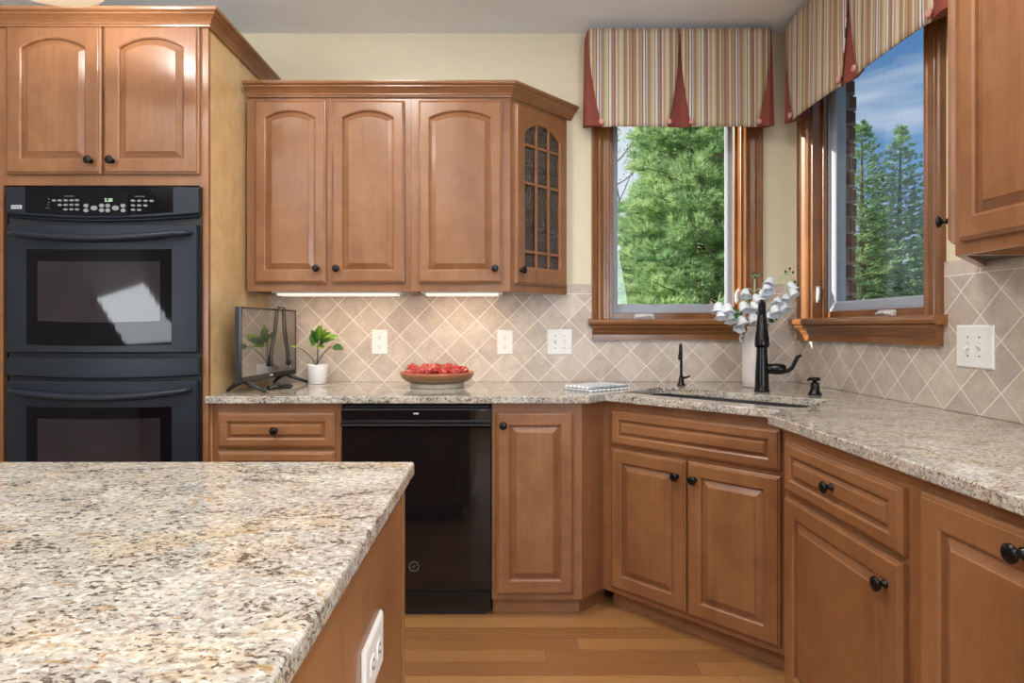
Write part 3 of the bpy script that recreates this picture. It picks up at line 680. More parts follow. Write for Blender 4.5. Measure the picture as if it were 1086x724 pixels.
# the mirrored angled end cabinet between it and the window: its face looks away towards the window
La = (XR-RX)/s2*.985
cH = thing('wall_cabinet', 'angled end cabinet turned to the right window, its black knob in profile', 'cabinet', (RX+La*s2, RY+La*s2, 0), -3*PI/4)
glass_cabinet(cH, La, RZ0, RZ1, True)
cr = MB().sweep([(RX+.13, RY+.13), (RX, RY), (RX, RY-wR)], [(o, RZ1+.0005+h) for o, h in CROWN], XY).build('crown_molding', 'maple_h')
dress(cr, 'stained maple crown molding on top of the right wall cabinets', 'molding')

# ---- under-cabinet lights
def strip_light(x0, x1, lab):
    t = thing('under_cabinet_light', lab, 'light', ((x0+x1)/2, 2.86, UZ0-.0005), 0, 'under-cabinet lights')
    h = (x1-x0)/2
    MB().box(-h, h, -.055, .055, -.006, .0165).build('housing', 'white_plastic', t, bevel=.002)
    MB().box(-h+.02, h-.02, -.045, .045, -.016, -.0062).build('lens', 'tube_glow', t, bevel=.003)
    for k in (-1, 0, 1):
        d = light('strip_lamp', 'AREA', (k*(h-.04)*.66, 0, -.019), (0, .25, -1), .42, (1, .76, .50), .045, .03); d.parent = t
strip_light(-1.07, -.47, 'lit white strip light under the two-door wall cabinet, above the plant')
strip_light(-.375, .005, 'lit white strip light under the single-door wall cabinet, above the red-filled bowl')

# ---- base cabinets
BY = 2.474; BZ0, BZ1 = .076, .8835
def base_box(root, w, d, y0=.0205):
    b = MB(); b.box(.0005, .018, y0, d, BZ0, BZ1); b.box(w-.018, w-.0005, y0, d, BZ0, BZ1); b.box(.018, w-.018, y0, d, BZ0, BZ0+.016); b.box(.018, w-.018, d-.01, d, BZ0+.016, BZ1); b.box(.018, w-.018, y0, y0+.08, BZ1-.016, BZ1)
    b.build('carcass', 'maple', root)
DX0, DX1 = (361.5-VX)/F*2.454, (521.5-VX)/F*2.454      # dishwasher bay
c1 = thing('base_cabinet', 'maple drawer base under the television, left of the dishwasher', 'cabinet', (TX1+.0005, BY, 0)); w_ = DX0-TX1-.001; bd_ = DW-BY-.001
frame_ring(MB(), .0, w_, BZ0, BZ1, 0, .02, .045, .05, .04, mids=(.69, .405)).build('face_frame', 'maple', c1); base_box(c1, w_, bd_)
kd = dict(fl=.035, fr=.035, ft=.034, fb=.034, mat='maple_h')
for a, c in ((.70, .845), (.42, .685), (.10, .405)): door(c1, 'drawer', .028, w_-.026, a, c, -FD, w_/2, (a+c)/2, **kd)
MB().box(0, w_, .05, .062, .001, BZ0-.0005).build('toe_kick', 'maple_h', c1)
# dishwasher
dwt = thing('dishwasher', 'glossy black dishwasher between the maple base cabinets', 'dishwasher', ((DX0+DX1)/2, BY, 0)); hw = (DX1-DX0)/2-.002
MB().box(-hw+.004, hw-.004, .012, .57, .09, .875).build('tub', 'vent_black', dwt)
dd = MB(); dd.box(-hw, hw, -.022, .011, .125, .786)
dp = dd.build('door_panel', 'black_gloss', dwt, bevel=.004)
prof = [(.010, .788), (-.018, .788), (-.034, .789), (-.038, .793), (-.036, .799), (-.024, .806), (-.022, .815), (-.026, .855), (-.024, .862), (.010, .862)]
cpn = MB().extrude_x(prof, -hw, hw).build('control_strip', 'black_gloss', dwt, bevel=.0015)
MB().box(-hw+.01, hw-.01, -.016, .011, .864, .872).build('top_trim', 'black_matte', dwt, bevel=.001)
MB().box(-.011, .011, -.0275, -.022, .838, .844).build('control_badge', 'badge', cpn, bevel=.001)
MB().box(hw-.045, hw-.02, -.027, -.022, .853, .857).build('indicator', 'dim_mark', cpn)
rg = MB(); bx = (439-VX)/F*2.45-(DX0+DX1)/2; bz = CZ-(600.5-VY)/F*2.45
rg.sweep([(bx+.0165*math.cos(a*PI/12), bz+.0165*math.sin(a*PI/12)) for a in range(24)], [(0, -.0225), (0, -.0245), (.0045, -.0245), (.0045, -.0225)], lambda x, z, h: (x, h, z), closed=True)
bdg = rg.build('round_emblem', 'dim_mark', dp)
em = MB()
for k, ang in enumerate((0, PI)):
    em.tube([(bx+.0085*math.cos(ang+t_*.5)*(1-.09*t_), -.0236, bz+.0085*math.sin(ang+t_*.5)*(1-.09*t_)) for t_ in range(8)], .0012, 6)
em.lathe([(.003, 0), (.003, .001)], (bx, -.0229, bz), 10, 'y'); em.build('emblem_monogram', 'dim_mark', bdg)
MB().box(-hw+.003, hw-.003, .02, .03, .02, .118).build('toe_panel', 'black_gloss', dwt, bevel=.002)
MB().box(-hw+.02, hw-.02, .032, .045, .001, .03).build('toe_base', 'black_matte', dwt)
# narrow base cabinet with its angled return
NX0, NX1 = DX1+.0005, .3286
c2 = thing('base_cabinet', 'narrow one-door maple base cabinet right of the dishwasher, with angled return', 'cabinet', (NX0, BY, 0)); w_ = NX1-NX0
frame_ring(MB(), .0, w_, BZ0, BZ1, 0, .02, .055, .055, .04).build('face_frame', 'maple', c2); base_box(c2, w_-.02, bd_)
door(c2, 'door', .018, .3335, .103, .845, -FD, .046, .794, fl=.05, fr=.05, ft=.05, fb=.055)
RT = .155
b = MB(); b.loops([[(w_, 0, z), (w_+RT*s2, RT*s2, z), (w_+RT*s2-.014, RT*s2+.014, z), (w_-.0, .0198, z)] for z in (BZ0, BZ1)]); b.build('angled_return', 'maple', c2)
MB().box(.003, w_-.005, .045, .057, .001, BZ0-.0005).loops([[(w_-.0045, .045, z), (w_-.0045+.14*s2+.03, .045+.14*s2+.03, z), (w_-.0145+.14*s2+.03, .056+.14*s2+.03, z), (w_-.0045, .0565, z)] for z in (.001, BZ0-.0005)]).build('toe_kick', 'maple_h', c2)
# sink base on the diagonal
S0 = Vector((.441, 2.571)); SL = .762
c3 = thing('sink_base_cabinet', 'diagonal maple sink cabinet with a false drawer and two doors', 'cabinet', (S0.x, S0.y, 0), -PI/4)
frame_ring(MB(), .0005, SL, BZ0, BZ1, 0, .02, .05, .055, .04, mids=(.692,), mull=(.383,)).box(SL, SL+.042, 0, .02, BZ0, BZ1).box(-.012, .0005, 0, .02, BZ0, BZ1).build('face_frame', 'maple', c3)
b = MB(); b.box(.002, .018, .0205, .50, BZ0, .80); b.box(SL-.018, SL-.002, .0205, .50, BZ0, .80); b.box(.018, SL-.018, .0205, .50, BZ0, BZ0+.016); b.box(.018, SL-.018, .49, .50, BZ0+.016, .65); b.build('carcass', 'maple', c3)
door(c3, 'false_drawer', .038, .727, .702, .845, -FD, **kd)
door(c3, 'door', .038, .379, .103, .684, -FD, .345, .62, fl=.05, fr=.05, ft=.05, fb=.055)
door(c3, 'door', .3865, .727, .103, .684, -FD, .418, .62, fl=.05, fr=.05, ft=.05, fb=.055)
MB().box(.008, SL+.06, .05, .062, .001, BZ0-.0005).build('toe_kick', 'maple_h', c3)
# right run
GX = .872
c4 = thing('base_cabinet', 'maple base cabinet with one drawer over one door, right of the sink', 'cabinet', (GX, 1.852, 0), -PI/2); w_ = 1.852-1.278
bdr = XR-GX-.001
frame_ring(MB(), 0, w_, BZ0, BZ1, 0, .02, .04, .05, .04, mids=(.692,)).build('face_frame', 'maple', c4); base_box(c4, w_, bdr)
b = MB(); b.loops([[(0, 0, z), (0, .0198, z), (-.125, .147, z), (-.139, .133, z)] for z in (BZ0, BZ1)]); b.build('angled_return', 'maple', c4)
door(c4, 'drawer', .024, .560, .70, .848, -FD, .293, .778, **kd)
door(c4, 'door', .024, .560, .103, .684, -FD, .512, .622, fl=.055, fr=.055, ft=.05, fb=.055)
MB().box(0, w_, .05, .062, .001, BZ0-.0005).build('toe_kick', 'maple_h', c4)
c5 = thing('base_cabinet', 'maple pull-out base cabinet with knob centred on the top rail, nearest the camera', 'cabinet', (GX, 1.277, 0), -PI/2); w_ = .60
frame_ring(MB(), 0, w_, BZ0, BZ1, 0, .02, .07, .045, .04).build('face_frame', 'maple', c5); base_box(c5, w_, bdr)
door(c5, 'pull_out_door', .040, .545, .103, .857, -FD, .292, .822, fl=.055, fr=.055, ft=.058, fb=.055)
MB().box(0, w_, .05, .062, .001, BZ0-.0005).build('toe_kick', 'maple_h', c5)

# ------------------------------------------------------------------ worktop with the sink cut-out
CT0, CT1 = .884, .914
def slab(outline, holes, z0, z1):
    b = MB(); bm = b.bm; edges = []
    for lp in [outline]+holes:
        vs = [bm.verts.new((x, y, z1)) for x, y in lp]
        edges += [bm.edges.new((vs[i], vs[(i+1) % len(vs)])) for i in range(len(vs))]
    r = bmesh.ops.triangle_fill(bm, use_beauty=True, use_dissolve=True, edges=edges)
    fs = [f for f in bm.faces]
    ex = bmesh.ops.extrude_face_region(bm, geom=fs)
    for v in [g for g in ex['geom'] if isinstance(g, bmesh.types.BMVert)]: v.co.z = z0
    return b
def sd(s, d): return (s2*(s+d), s2*(d-s))      # along the sink front / into the corner
def rrect(s0, s1, d0, d1, r, n=6):
    pts = []
    for (cs, cd, a) in ((s1-r, d1-r, 0), (s0+r, d1-r, PI/2), (s0+r, d0+r, PI), (s1-r, d0+r, 3*PI/2)):
        pts += [(cs+r*math.cos(a+PI/2*i/n), cd+r*math.sin(a+PI/2*i/n)) for i in range(n+1)]
    return [sd(*p) for p in pts]
hole = rrect(-1.465, -.735, 2.185, 2.515, .05)
out = [(-1.195, 2.427), (.35, 2.427), (.434, 2.511), (.9355, 2.0105), (.845, 1.92), (.845, .60), (XR-.0085, .60), (XR-.0085, DW-.0085), (-1.185, DW-.0085), (-1.185, 2.438), (-1.195, 2.438)]
ct = slab(out, [hole], CT0, CT1).build('countertop', 'granite', bevel=.004, seg=3)
dress(ct, 'long beige speckled granite countertop wrapping from the oven to the right wall', 'countertop')
# undermount sink
def shell(z, grow, r): return [(x, y, z) for x, y in rrect(-1.465-grow, -.735+grow, 2.185-grow, 2.515+grow, r)]
sk = thing('sink', 'dark undermount sink set diagonally below the granite', 'sink', (*sd(-1.1, 2.35), .88))
off = Vector((*sd(-1.1, 2.35), .88))
R = [shell(.8835, .02, .06), shell(.8835, .004, .05), shell(.80, .002, .05), shell(.70, -.012, .06), shell(.686, -.03, .05), shell(.676, -.025, .05), shell(.69, .002, .06), shell(.86, .012, .06), shell(.876, .02, .06)]
b = MB(); b.loops([[Vector(p)-off for p in r] for r in R], True, False)
rr = [[Vector(p)-off for p in R[-1]], [Vector(p)-off for p in R[0]]]; b.loops(rr, False, False)
bmesh.ops.remove_doubles(b.bm, verts=b.bm.verts, dist=.0001)
b.build('basin', 'sink', sk, smooth=True)
MB().lathe([(.04, -.1945), (.042, -.192), (.03, -.191), (.028, -.1935), (.001, -.1935)], (0, 0, 0), 20).build('drain', 'steel', sk, smooth=True)

# ------------------------------------------------------------------ island
IX1, IY1 = -.180, 1.248; IX0, IY0 = -2.05, .22
it = MB().box(IX0, IX1, IY0, IY1, CT0, CT1)
o = it.build('island_countertop', 'granite', bevel=.006, seg=3); dress(o, 'wide speckled granite island countertop in the foreground', 'countertop')
isl = thing('kitchen_island', 'maple island cabinet under the foreground granite top', 'island', (-.196, 1.205, 0), PI)   # local x to the left, local -y to the back wall
iw = 1.82; idp = .93
b = MB(); b.box(.0, .018, .0205, idp, .09, .8835); b.box(iw-.018, iw, .0205, idp, .09, .8835); b.box(.018, iw-.018, idp-.018, idp, .09, .8835); b.box(.018, iw-.018, .0205, idp-.018, .09, .106); b.build('end_panels', 'maple', isl)
fr = MB(); frame_ring(fr, 0, iw, .09, .8835, 0, .02, .04, .03, .03, mull=(.46, .91, 1.36)); fr.build('face_frame', 'maple', isl)
MB().box(-.003, .0, -.001, .03, .09, .8835).build('corner_post', 'maple', isl, bevel=.001)
for k in range(4): door(isl, 'door', .03+.45*k, .45+.45*k, .12, .86, -FD, .065+.45*k if k % 2 else .415+.45*k, .80, fl=.055, fr=.055, ft=.055, fb=.055)
MB().box(.05, iw-.05, .07, idp-.05, .001, .0895).build('plinth', 'maple_h', isl)

# ------------------------------------------------------------------ outlets and switches
def plate_mesh(w, h, t=.0065): 
    b = MB(); b.loops([[(-w/2+i, y, -h/2+i), (w/2-i, y, -h/2+i), (w/2-i, y, h/2-i), (-w/2+i, y, h/2-i)] for i, y in ((0, 0), (0, -t*.35), (.003, -t*.8), (.006, -t))]); return b
def outlet(label, loc, rotz, w=.083, h=.126, flip=False):
    t = thing('wall_outlet', label, 'outlet', loc, rotz); 
    plate_mesh(w, h).build('cover_plate', 'white_plastic', t)
    for s_ in (-1, 1):
        dx, dz = (s_*.0225, 0) if flip else (0, s_*.0225)
        n = 20; ring = [(dx+.0165*max(-.82, min(.82, math.cos(2*PI*i/n)))*1.0, dz+.0165*max(-.82, min(.82, math.sin(2*PI*i/n)))) for i in range(n)]
        so = MB().loops([[(x, y, z) for x, z in ring] for y in (-.006, -.0082)]).build('socket', 'white_plastic', t)
        b = MB()
        for (sx, sz, sw, sh) in ((-.006, .004, .002, .008), (.006, .004, .002, .0065)):
            if flip: sx, sz, sw, sh = sz, sx, sh, sw
            b.box(dx+sx-sw/2, dx+sx+sw/2, -.0088, -.0075, dz+sz-sh/2, dz+sz+sh/2)
        gx, gz = (-.007, 0) if flip else (0, -.007)
        b.lathe([(.0024, .0075), (.0024, .0088)], (dx+gx, 0, dz+gz), 10, 'y'); b.build('slots', 'slot', so)
    MB().lathe([(.003, .0065), (.0025, .0078), (.001, .008)], (0, 0, 0), 10, 'y').build('screw', 'hardware', t)
    return t
def switch(label, loc, rotz, w=.128, h=.130, ups=(1, -1)):
    t = thing('light_switch', label, 'switch', loc, rotz); plate_mesh(w, h).build('cover_plate', 'white_plastic', t)
    for k, s_ in enumerate((-.023, .023)):
        u = ups[k]
        b = MB(); b.box(s_-.006, s_+.006, -.0072, -.006, -.0125, .0125); f = b.build('toggle_slot', 'hardware', t)
        b = MB(); b.loops([[(s_-.0045, -.0065, -.006), (s_+.0045, -.0065, -.006), (s_+.0045, -.0065, .006), (s_-.0045, -.0065, .006)], [(s_-.0032, -.020, -.003+u*.007), (s_+.0032, -.020, -.003+u*.007), (s_+.0032, -.020, .003+u*.007), (s_-.0032, -.020, .003+u*.007)]])
        b.build('toggle', 'white_plastic', t, bevel=.0008)
        for zz in (-.03, .03): MB().lathe([(.003, .0064), (.0025, .0075), (.001, .0078)], (s_, 0, zz), 10, 'y').build('screw', 'slot', t)
    return t
yb = DW-tk-.0004
p = at(402.8, 362.6, yb); outlet('white double outlet on the tiles between plant and bowl', (p.x, yb, p.z), 0)
p = at(535.7, 362.8, yb); outlet('white double outlet on the tiles below the glass-door cabinet', (p.x, yb, p.z), 0)
p = at(593.6, 362.6, yb); switch('white double switch on the back tiles just left of the window', (p.x, yb, p.z), 0)
xr_ = XR-tk-.0004
Yw = xr_*F/(1034.5-VX); p = at(1034.5, 367.5, Yw); switch('white double switch on the right wall tiles below the wall cabinet', (xr_, Yw, p.z), -PI/2, .150, .136, (-1, 1))
outlet('white double outlet mounted sideways on the island end panel', (-.1955, .905, .697), PI/2, .128, .083, True)

# ------------------------------------------------------------------ valances
VT, VB = 2.655, 2.173
def valance(label, loc, rotz, w, dep=.125):
    t = thing('window_valance', label, 'valance', loc, rotz, 'striped window valances')
    H = VT-VB
    MB().box(.004, w-.004, -dep+.012, -.0005, VT-.02, VT-.004).build('mounting_board', 'white_plastic', t)
    def flap(xa, xb, il, ir):
        rings = []; NX, NZ = 22, 16
        def pt(i, j, off):
            v = j/NZ; e = v**2.0
            l = xa+il*e; r = xb-ir*e; u = i/NX; x = l+(r-l)*u
            ed = min(u, 1-u); y = -dep-.003*math.sin(PI*u)*v-.003*v + .006*v*max(0, 1-ed*9)
            return (x, y+off, VT-H*v)
        b = MB(); bm = b.bm
        A = [[bm.verts.new(pt(i, j, 0)) for i in range(NX+1)] for j in range(NZ+1)]
        B = [[bm.verts.new(pt(i, j, .006)) for i in range(NX+1)] for j in range(NZ+1)]
        for j in range(NZ):
            for i in range(NX):
                b.f((A[j][i], A[j+1][i], A[j+1][i+1], A[j][i+1])); b.f((B[j][i+1], B[j+1][i+1], B[j+1][i], B[j][i]))
        for j in range(NZ):
            b.f((A[j+1][0], A[j][0], B[j][0], B[j+1][0])); b.f((A[j][NX], A[j+1][NX], B[j+1][NX], B[j][NX]))
        for i in range(NX):
            b.f((A[0][i], A[0][i+1], B[0][i+1], B[0][i])); b.f((A[NZ][i+1], A[NZ][i], B[NZ][i], B[NZ][i+1]))
        return b.build('striped_panel', 'stripes', t, smooth=True)
    mid = w/2
    p1 = flap(.008, mid-.002, .068, .058); p2 = flap(mid+.002, w-.008, .058, .068)
    # red inverted pleats: centre fold and the two ends wrapping back to the wall
    zb = VB+.006
    b = MB(); b.loops([[(mid-.004, -dep+.012, VT-.01), (mid, -dep+.016, VT-.01), (mid+.004, -dep+.012, VT-.01), (mid+.004, -dep+.02, VT-.01), (mid, -dep+.022, VT-.01), (mid-.004, -dep+.02, VT-.01)],
                       [(mid-.085, -dep+.010, zb), (mid+.012, -dep+.028, zb), (mid+.085, -dep+.010, zb), (mid+.085, -dep+.018, zb), (mid+.012, -dep+.036, zb), (mid-.085, -dep+.018, zb)]])
    b.build('red_pleat', 'terracotta', t)['label'] = 'plain red centre pleat'
    for sg, xe in ((1, 0), (-1, w)):
        def P(x, y, z): return (xe+sg*x, y, z)
        b = MB()
        b.loops([[P(.004, -.002, VT-.004), P(.004, -dep+.008, VT-.004), P(.012, -dep+.006, VT-.004), P(.02, -dep+.010, VT-.004), P(.014, -dep+.014, VT-.004), P(.010, -.002, VT-.004)],
                 [P(-.004, -.002, zb+.028), P(-.008, -dep+.006, zb+.003), P(.020, -dep-.004, zb), P(.098, -dep+.010, zb), P(.09, -dep+.018, zb), P(.004, -.002, zb+.028)]])
        b.build('red_pleat', 'terracotta', t)['label'] = 'plain red end pleat'
    for x, par in ((.070, p1), (mid-.055, p1), (mid+.055, p2), (w-.070, p2)):
        MB().lathe([(.014, 0), (.0145, .004), (.012, .008), (.006, .010), (.001, .0102)], (x, -dep-.003, VB+.024), 16, 'y').build('button', 'button_fabric', par, smooth=True)
    return t
valance('striped valance with red pleats over the back window, left of the corner', (.418, DW, 0), 0, .912)
valance('striped valance with red pleats over the right wall window', (XR, 2.935, 0), -PI/2, 1.07)

# ------------------------------------------------------------------ faucet, dispenser, small tap
p = at(810, 415, 2.592); fz = CT1+.0005
fa = thing('kitchen_faucet', 'tall oil-rubbed bronze pull-down faucet behind the sink', 'faucet', (p.x, 2.61, fz), math.atan2(p.x, 2.61)*-1)   # local -y points to the camera
MB().lathe([(.032, 0), (.032, .006), (.029, .012), (.028, .05), (.027, .085), (.0245, .13), (.021, .19), (.0185, .235), (.017, .25), (.001, .251)], (0, 0, 0), 24).build('body', 'bronze', fa, smooth=True)
pts = [(0, 0, .235)] + [(0, -.075+.075*math.cos(a), .295+.085*math.sin(a)) for a in [PI*i/14 for i in range(0, 13)]]
MB().tube(pts, [.0165]+[.0155]*13, 14).build('gooseneck', 'bronze', fa, smooth=True)
q = Vector(pts[-1])
MB().tube([q+Vector((0, .006, .012)), q+Vector((0, -.004, -.02)), q+Vector((0, -.008, -.06)), q+Vector((0, -.012, -.105)), q+Vector((0, -.014, -.128)), q+Vector((0, -.0145, -.138))], [.0165, .018, .0215, .027, .0285, .025], 18).build('spray_head', 'bronze', fa, smooth=True)
hd = MB().tube([(.012, 0, .098), (.034, 0, .098), (.06, 0, .098), (.085, 0, .098), (.095, 0, .098)], [.020, .0225, .024, .022, .014], 16).build('valve_barrel', 'bronze', fa, smooth=True)
MB().tube([(.082, 0, .088), (.10, 0, .090), (.118, -.002, .105), (.128, -.004, .128), (.138, -.006, .150), (.152, -.008, .160)], [.012, .012, .0115, .0115, .012, .007], 12, flat=.75).build('lever', 'bronze', hd, smooth=True)
p = at(722, 408.4, 2.887)
sf = thing('filtered_water_faucet', 'slim black water tap at the left end of the sink', 'faucet', (p.x, 2.88, fz), -.35)
MB().lathe([(.020, 0), (.020, .004), (.015, .010), (.012, .03), (.009, .045), (.001, .046)], (0, 0, 0), 18).build('base', 'bronze', sf, smooth=True)
MB().tube([(0, 0, .04), (0, 0, .12), (0, -.002, .165)]+[(0, -.04+.038*math.cos(a), .165+.03*math.sin(a)) for a in [PI*i/8 for i in range(1, 9)]]+[(0, -.08, .145)], .0062, 10).build('spout', 'bronze', sf, smooth=True)
MB().tube([(.008, 0, .035), (.028, 0, .04), (.04, 0, .046)], [.006, .005, .004], 8).build('lever', 'bronze', sf, smooth=True)
MB().lathe([(.0085, 0), (.0095, .004), (.0095, .022), (.008, .026)], (0, -.08, .125), 12).build('outlet_tip', 'bronze', sf, smooth=True)
p = at(866, 419, 2.462)
so = thing('soap_dispenser', 'short black soap dispenser right of the faucet', 'soap dispenser', (p.x, 2.475, fz), .5)
MB().lathe([(.026, 0), (.026, .006), (.021, .012), (.018, .022), (.017, .045), (.0165, .05), (.001, .0505)], (0, 0, 0), 20).build('body', 'bronze', so, smooth=True)
pm = MB().lathe([(.008, .049), (.008, .056), (.019, .058), (.021, .063), (.019, .071), (.001, .073)], (0, 0, 0), 18).build('pump_head', 'bronze', so, smooth=True)
MB().tube([(-.012, 0, .064), (-.035, 0, .066), (-.046, 0, .060)], [.007, .006, .004], 8).build('nozzle', 'bronze', pm, smooth=True)

# ------------------------------------------------------------------ vase with bellflower stems
VC = Vector((1.178, 2.80, CT1+.0005))
vs = thing('vase', 'tall white ceramic vase with small handles behind the faucet', 'vase', VC)
MB().lathe([(.001, .004), (.052, 0), (.057, .004), (.058, .05), (.059, .15), (.058, .20), (.054, .232), (.044, .250), (.036, .258), (.036, .270), (.041, .280), (.037, .281), (.031, .268), (.031, .25), (.05, .22), (.052, .02), (.001, .012)], (0, 0, 0), 32).build('vase_body', 'ceramic', vs, smooth=True)
for sg in (-1, 1):
    MB().tube([(sg*.050, 0, .236), (sg*.066, 0, .240), (sg*.071, 0, .226), (sg*.066, 0, .212), (sg*.056, 0, .208)], .0065, 10).build('handle', 'ceramic', vs, smooth=True)
mouth = VC+Vector((0, 0, .275))
def bell(par, c, d, s=1.0, rnd=random):
    """ruffled white bell flower hanging along direction d"""
    d = Vector(d).normalized(); rot = d.to_track_quat('Z', 'Y').to_matrix().to_4x4(); m = Matrix.Translation(c) @ rot @ Matrix.Scale(s, 4)
    prof = [(.003, -.004), (.010, .0), (.016, .008), (.0185, .018), (.019, .028), (.023, .037), (.029, .042), (.027, .0425), (.018, .030), (.014, .012), (.002, .006)]
    ph = rnd.random()*6
    def wob(a, h): return 1+(.13*math.cos(5*a+ph) if h > .03 else .03*math.cos(5*a+ph))
    b = MB(); b.lathe(prof, (0, 0, 0), 20, 'z', wob); b.bm.transform(m); fl = b.build('flower', 'petal', par, smooth=True)
    g = MB(); g.lathe([(.001, -.007), (.006, -.004), (.009, .003), (.006, .004)], (0, 0, 0), 8); g.bm.transform(m); g.build('calyx', 'stem', fl, smooth=True)
def leaf_mesh(length, width, fold=.15, bend=.3, N=8):
    b = MB(); L_, C_, R_, = [], [], []
    for i in range(N+1):
        u = i/N; hw_ = width/2*math.sin(PI*min(1, u**.8))*(1 if u < 1 else 0)+.0003; x = length*u*math.cos(bend*u); z = -length*bend*.5*u*u
        L_.append(b.v((x, hw_, z+fold*hw_))); C_.append(b.v((x, 0, z))); R_.append(b.v((x, -hw_, z+fold*hw_)))
    for i in range(N): b.f((L_[i], C_[i], C_[i+1], L_[i+1])); b.f((C_[i], R_[i], R_[i+1], C_[i+1]))
    r = bmesh.ops.solidify(b.bm, geom=b.bm.faces[:], thickness=.0006); return b
def put_leaf(par, base, d, up, length, width, mat, name='leaf', **kw):
    x = Vector(d).normalized(); y = Vector(up).cross(x).normalized(); z = x.cross(y)
    m = Matrix((x, y, z)).transposed().to_4x4(); m.translation = base
    b = leaf_mesh(length, width, **kw); b.bm.transform(m); return b.build(name, mat, par, smooth=True)
def bez(a, c, e, n=10): return [a*(1-t)**2+c*2*t*(1-t)+e*t*t for t in [i/n for i in range(n+1)]]
fr_ = random.Random(11)
def flower_stem(label, tip, blooms, buds, leaves, dx=0, thick=.0036):
    st = thing('flower_stem', label, 'flower', mouth+Vector((dx, 0, -.03)), 0, 'white bellflower stems in the vase')
    o = st.location.copy()
    base = Vector((dx, 0, -.245+.03-.02))*0 + Vector((-dx*.6, 0, -.20))
    tipv = Vector(tip)-o
    ctl = Vector((tipv.x*.25, tipv.y*.3, max(.08, tipv.z*.75)))
    path = [base] + bez(Vector((0, 0, 0)), ctl, tipv, 12)
    b = MB(); b.tube(path, [thick]*len(path), 7)
    def near(P): return min(path[1:], key=lambda q: (q-P).length + max(0, q.z-P.z-.03)*.3)
    ends = []
    for (px, py, Y) in blooms:
        P = at(px, py, Y)-o; q = near(P+Vector((0, 0, .015)))
        hd_ = P+Vector((0, 0, .020)); out_ = (P-q); out_.z = 0
        dn = Vector((out_.x*2.0+fr_.uniform(-.35, .35), out_.y*2-.35+fr_.uniform(-.2, .2), -.8)).normalized()
        hd_ = P-dn*.022
        b.tube(bez(q, (q+hd_)/2+Vector((0, 0, .022)), hd_, 6), .0023, 6); ends.append((hd_, dn))
    for (px, py, Y) in buds:
        P = at(px, py, Y)-o; q = path[-2] if (path[-1]-P).length > .02 else path[-1]
        b.tube(bez(q, (q+P)/2+Vector((0, 0, .012)), P, 5), .0014, 6)
    b.build('stem', 'stem', st, smooth=True)
    for h_, dn in ends: bell(st, h_, dn, fr_.uniform(.95, 1.12), fr_)
    for (px, py, Y) in buds:
        P = at(px, py, Y)-o; MB().lathe([(.001, -.006), (.005, -.003), (.006, .002), (.003, .007), (.001, .008)], P, 8).build('bud', 'bud', st, smooth=True)
    for (px, py, Y, dxn, dzn, ln, wd) in leaves:
        P = at(px, py, Y)-o; put_leaf(st, P, (dxn, -.3, dzn), (0, -1, .5), ln, wd, 'leaf')
flower_stem('upright white bellflower stem with dark buds at its tip, in the vase', at(800.5, 292, 2.80), [(790.5, 311, 2.76), (803, 317, 2.74), (809.5, 312, 2.77)], [(795, 293, 2.79), (799, 290, 2.80), (804, 291, 2.81), (808, 292, 2.80), (801, 294, 2.77)], [], -.006)
flower_stem('tallest white bellflower stem leaning right, buds beside the right window', at(838, 287, 2.82), [(816, 299, 2.76), (813.5, 306, 2.75), (839.5, 304, 2.79), (841.5, 310, 2.76)], [(833, 288, 2.8), (837.5, 285, 2.82), (841, 289, 2.8), (843, 299, 2.78)], [], .008)
flower_stem('white bellflower stem drooping far left across the back window sill', at(770, 326, 2.70), [(762, 326, 2.70), (772, 327, 2.68), (764.5, 333, 2.68), (774.5, 337, 2.70)], [], [(778, 334, 2.70, -.2, .9, .045, .028), (783, 335, 2.70, -.9, -.1, .06, .032), (788, 333, 2.71, -.9, .3, .05, .03)], -.012)
flower_stem('short central white bellflower stem hanging over the vase rim', at(795, 322, 2.72), [(789, 325, 2.70), (800, 325, 2.72), (786, 339, 2.71), (785, 346, 2.72), (799, 337, 2.70)], [], [(800, 342, 2.72, .6, .4, .04, .022)], 0)
flower_stem('bushy white bellflower stem leaning right behind the faucet', at(832, 315, 2.77), [(824.5, 320, 2.74), (833, 317, 2.77), (831, 326, 2.74), (822, 329, 2.72), (816, 336, 2.74)], [], [(815, 341, 2.74, .8, .3, .045, .022)], .012)

# ------------------------------------------------------------------ folded cloth
tw = thing('dish_cloth', 'folded white checked dish cloth on the counter left of the sink', 'towel', (.425, 2.70, CT1+.0005), .62)
def cloth_layer(x0, x1, y0, y1, z0, z1, amp, seed):
    rg_ = random.Random(seed); b = MB(); NX, NY = 18, 12
    ph = [rg_.uniform(0, 6) for _ in range(4)]
    def top(x, y): return amp*(math.sin(28*x+ph[0])*math.cos(24*y+ph[1])+.5*math.sin(60*x+ph[2]))
    bm = b.bm
    T = [[bm.verts.new((x0+(x1-x0)*i/NX, y0+(y1-y0)*j/NY, z1+top(x0+(x1-x0)*i/NX, y0+(y1-y0)*j/NY))) for i in range(NX+1)] for j in range(NY+1)]
    B = [[bm.verts.new((x0+(x1-x0)*i/NX, y0+(y1-y0)*j/NY, z0)) for i in range(NX+1)] for j in range(NY+1)]
    for j in range(NY):
        for i in range(NX): b.f((T[j][i], T[j][i+1], T[j+1][i+1], T[j+1][i])); b.f((B[j][i], B[j+1][i], B[j+1][i+1], B[j][i+1]))
    for j in range(NY): b.f((T[j][0], T[j+1][0], B[j+1][0], B[j][0])); b.f((T[j+1][NX], T[j][NX], B[j][NX], B[j+1][NX]))
    for i in range(NX): b.f((T[0][i+1], T[0][i], B[0][i], B[0][i+1])); b.f((T[NY][i], T[NY][i+1], B[NY][i+1], B[NY][i]))
    return b
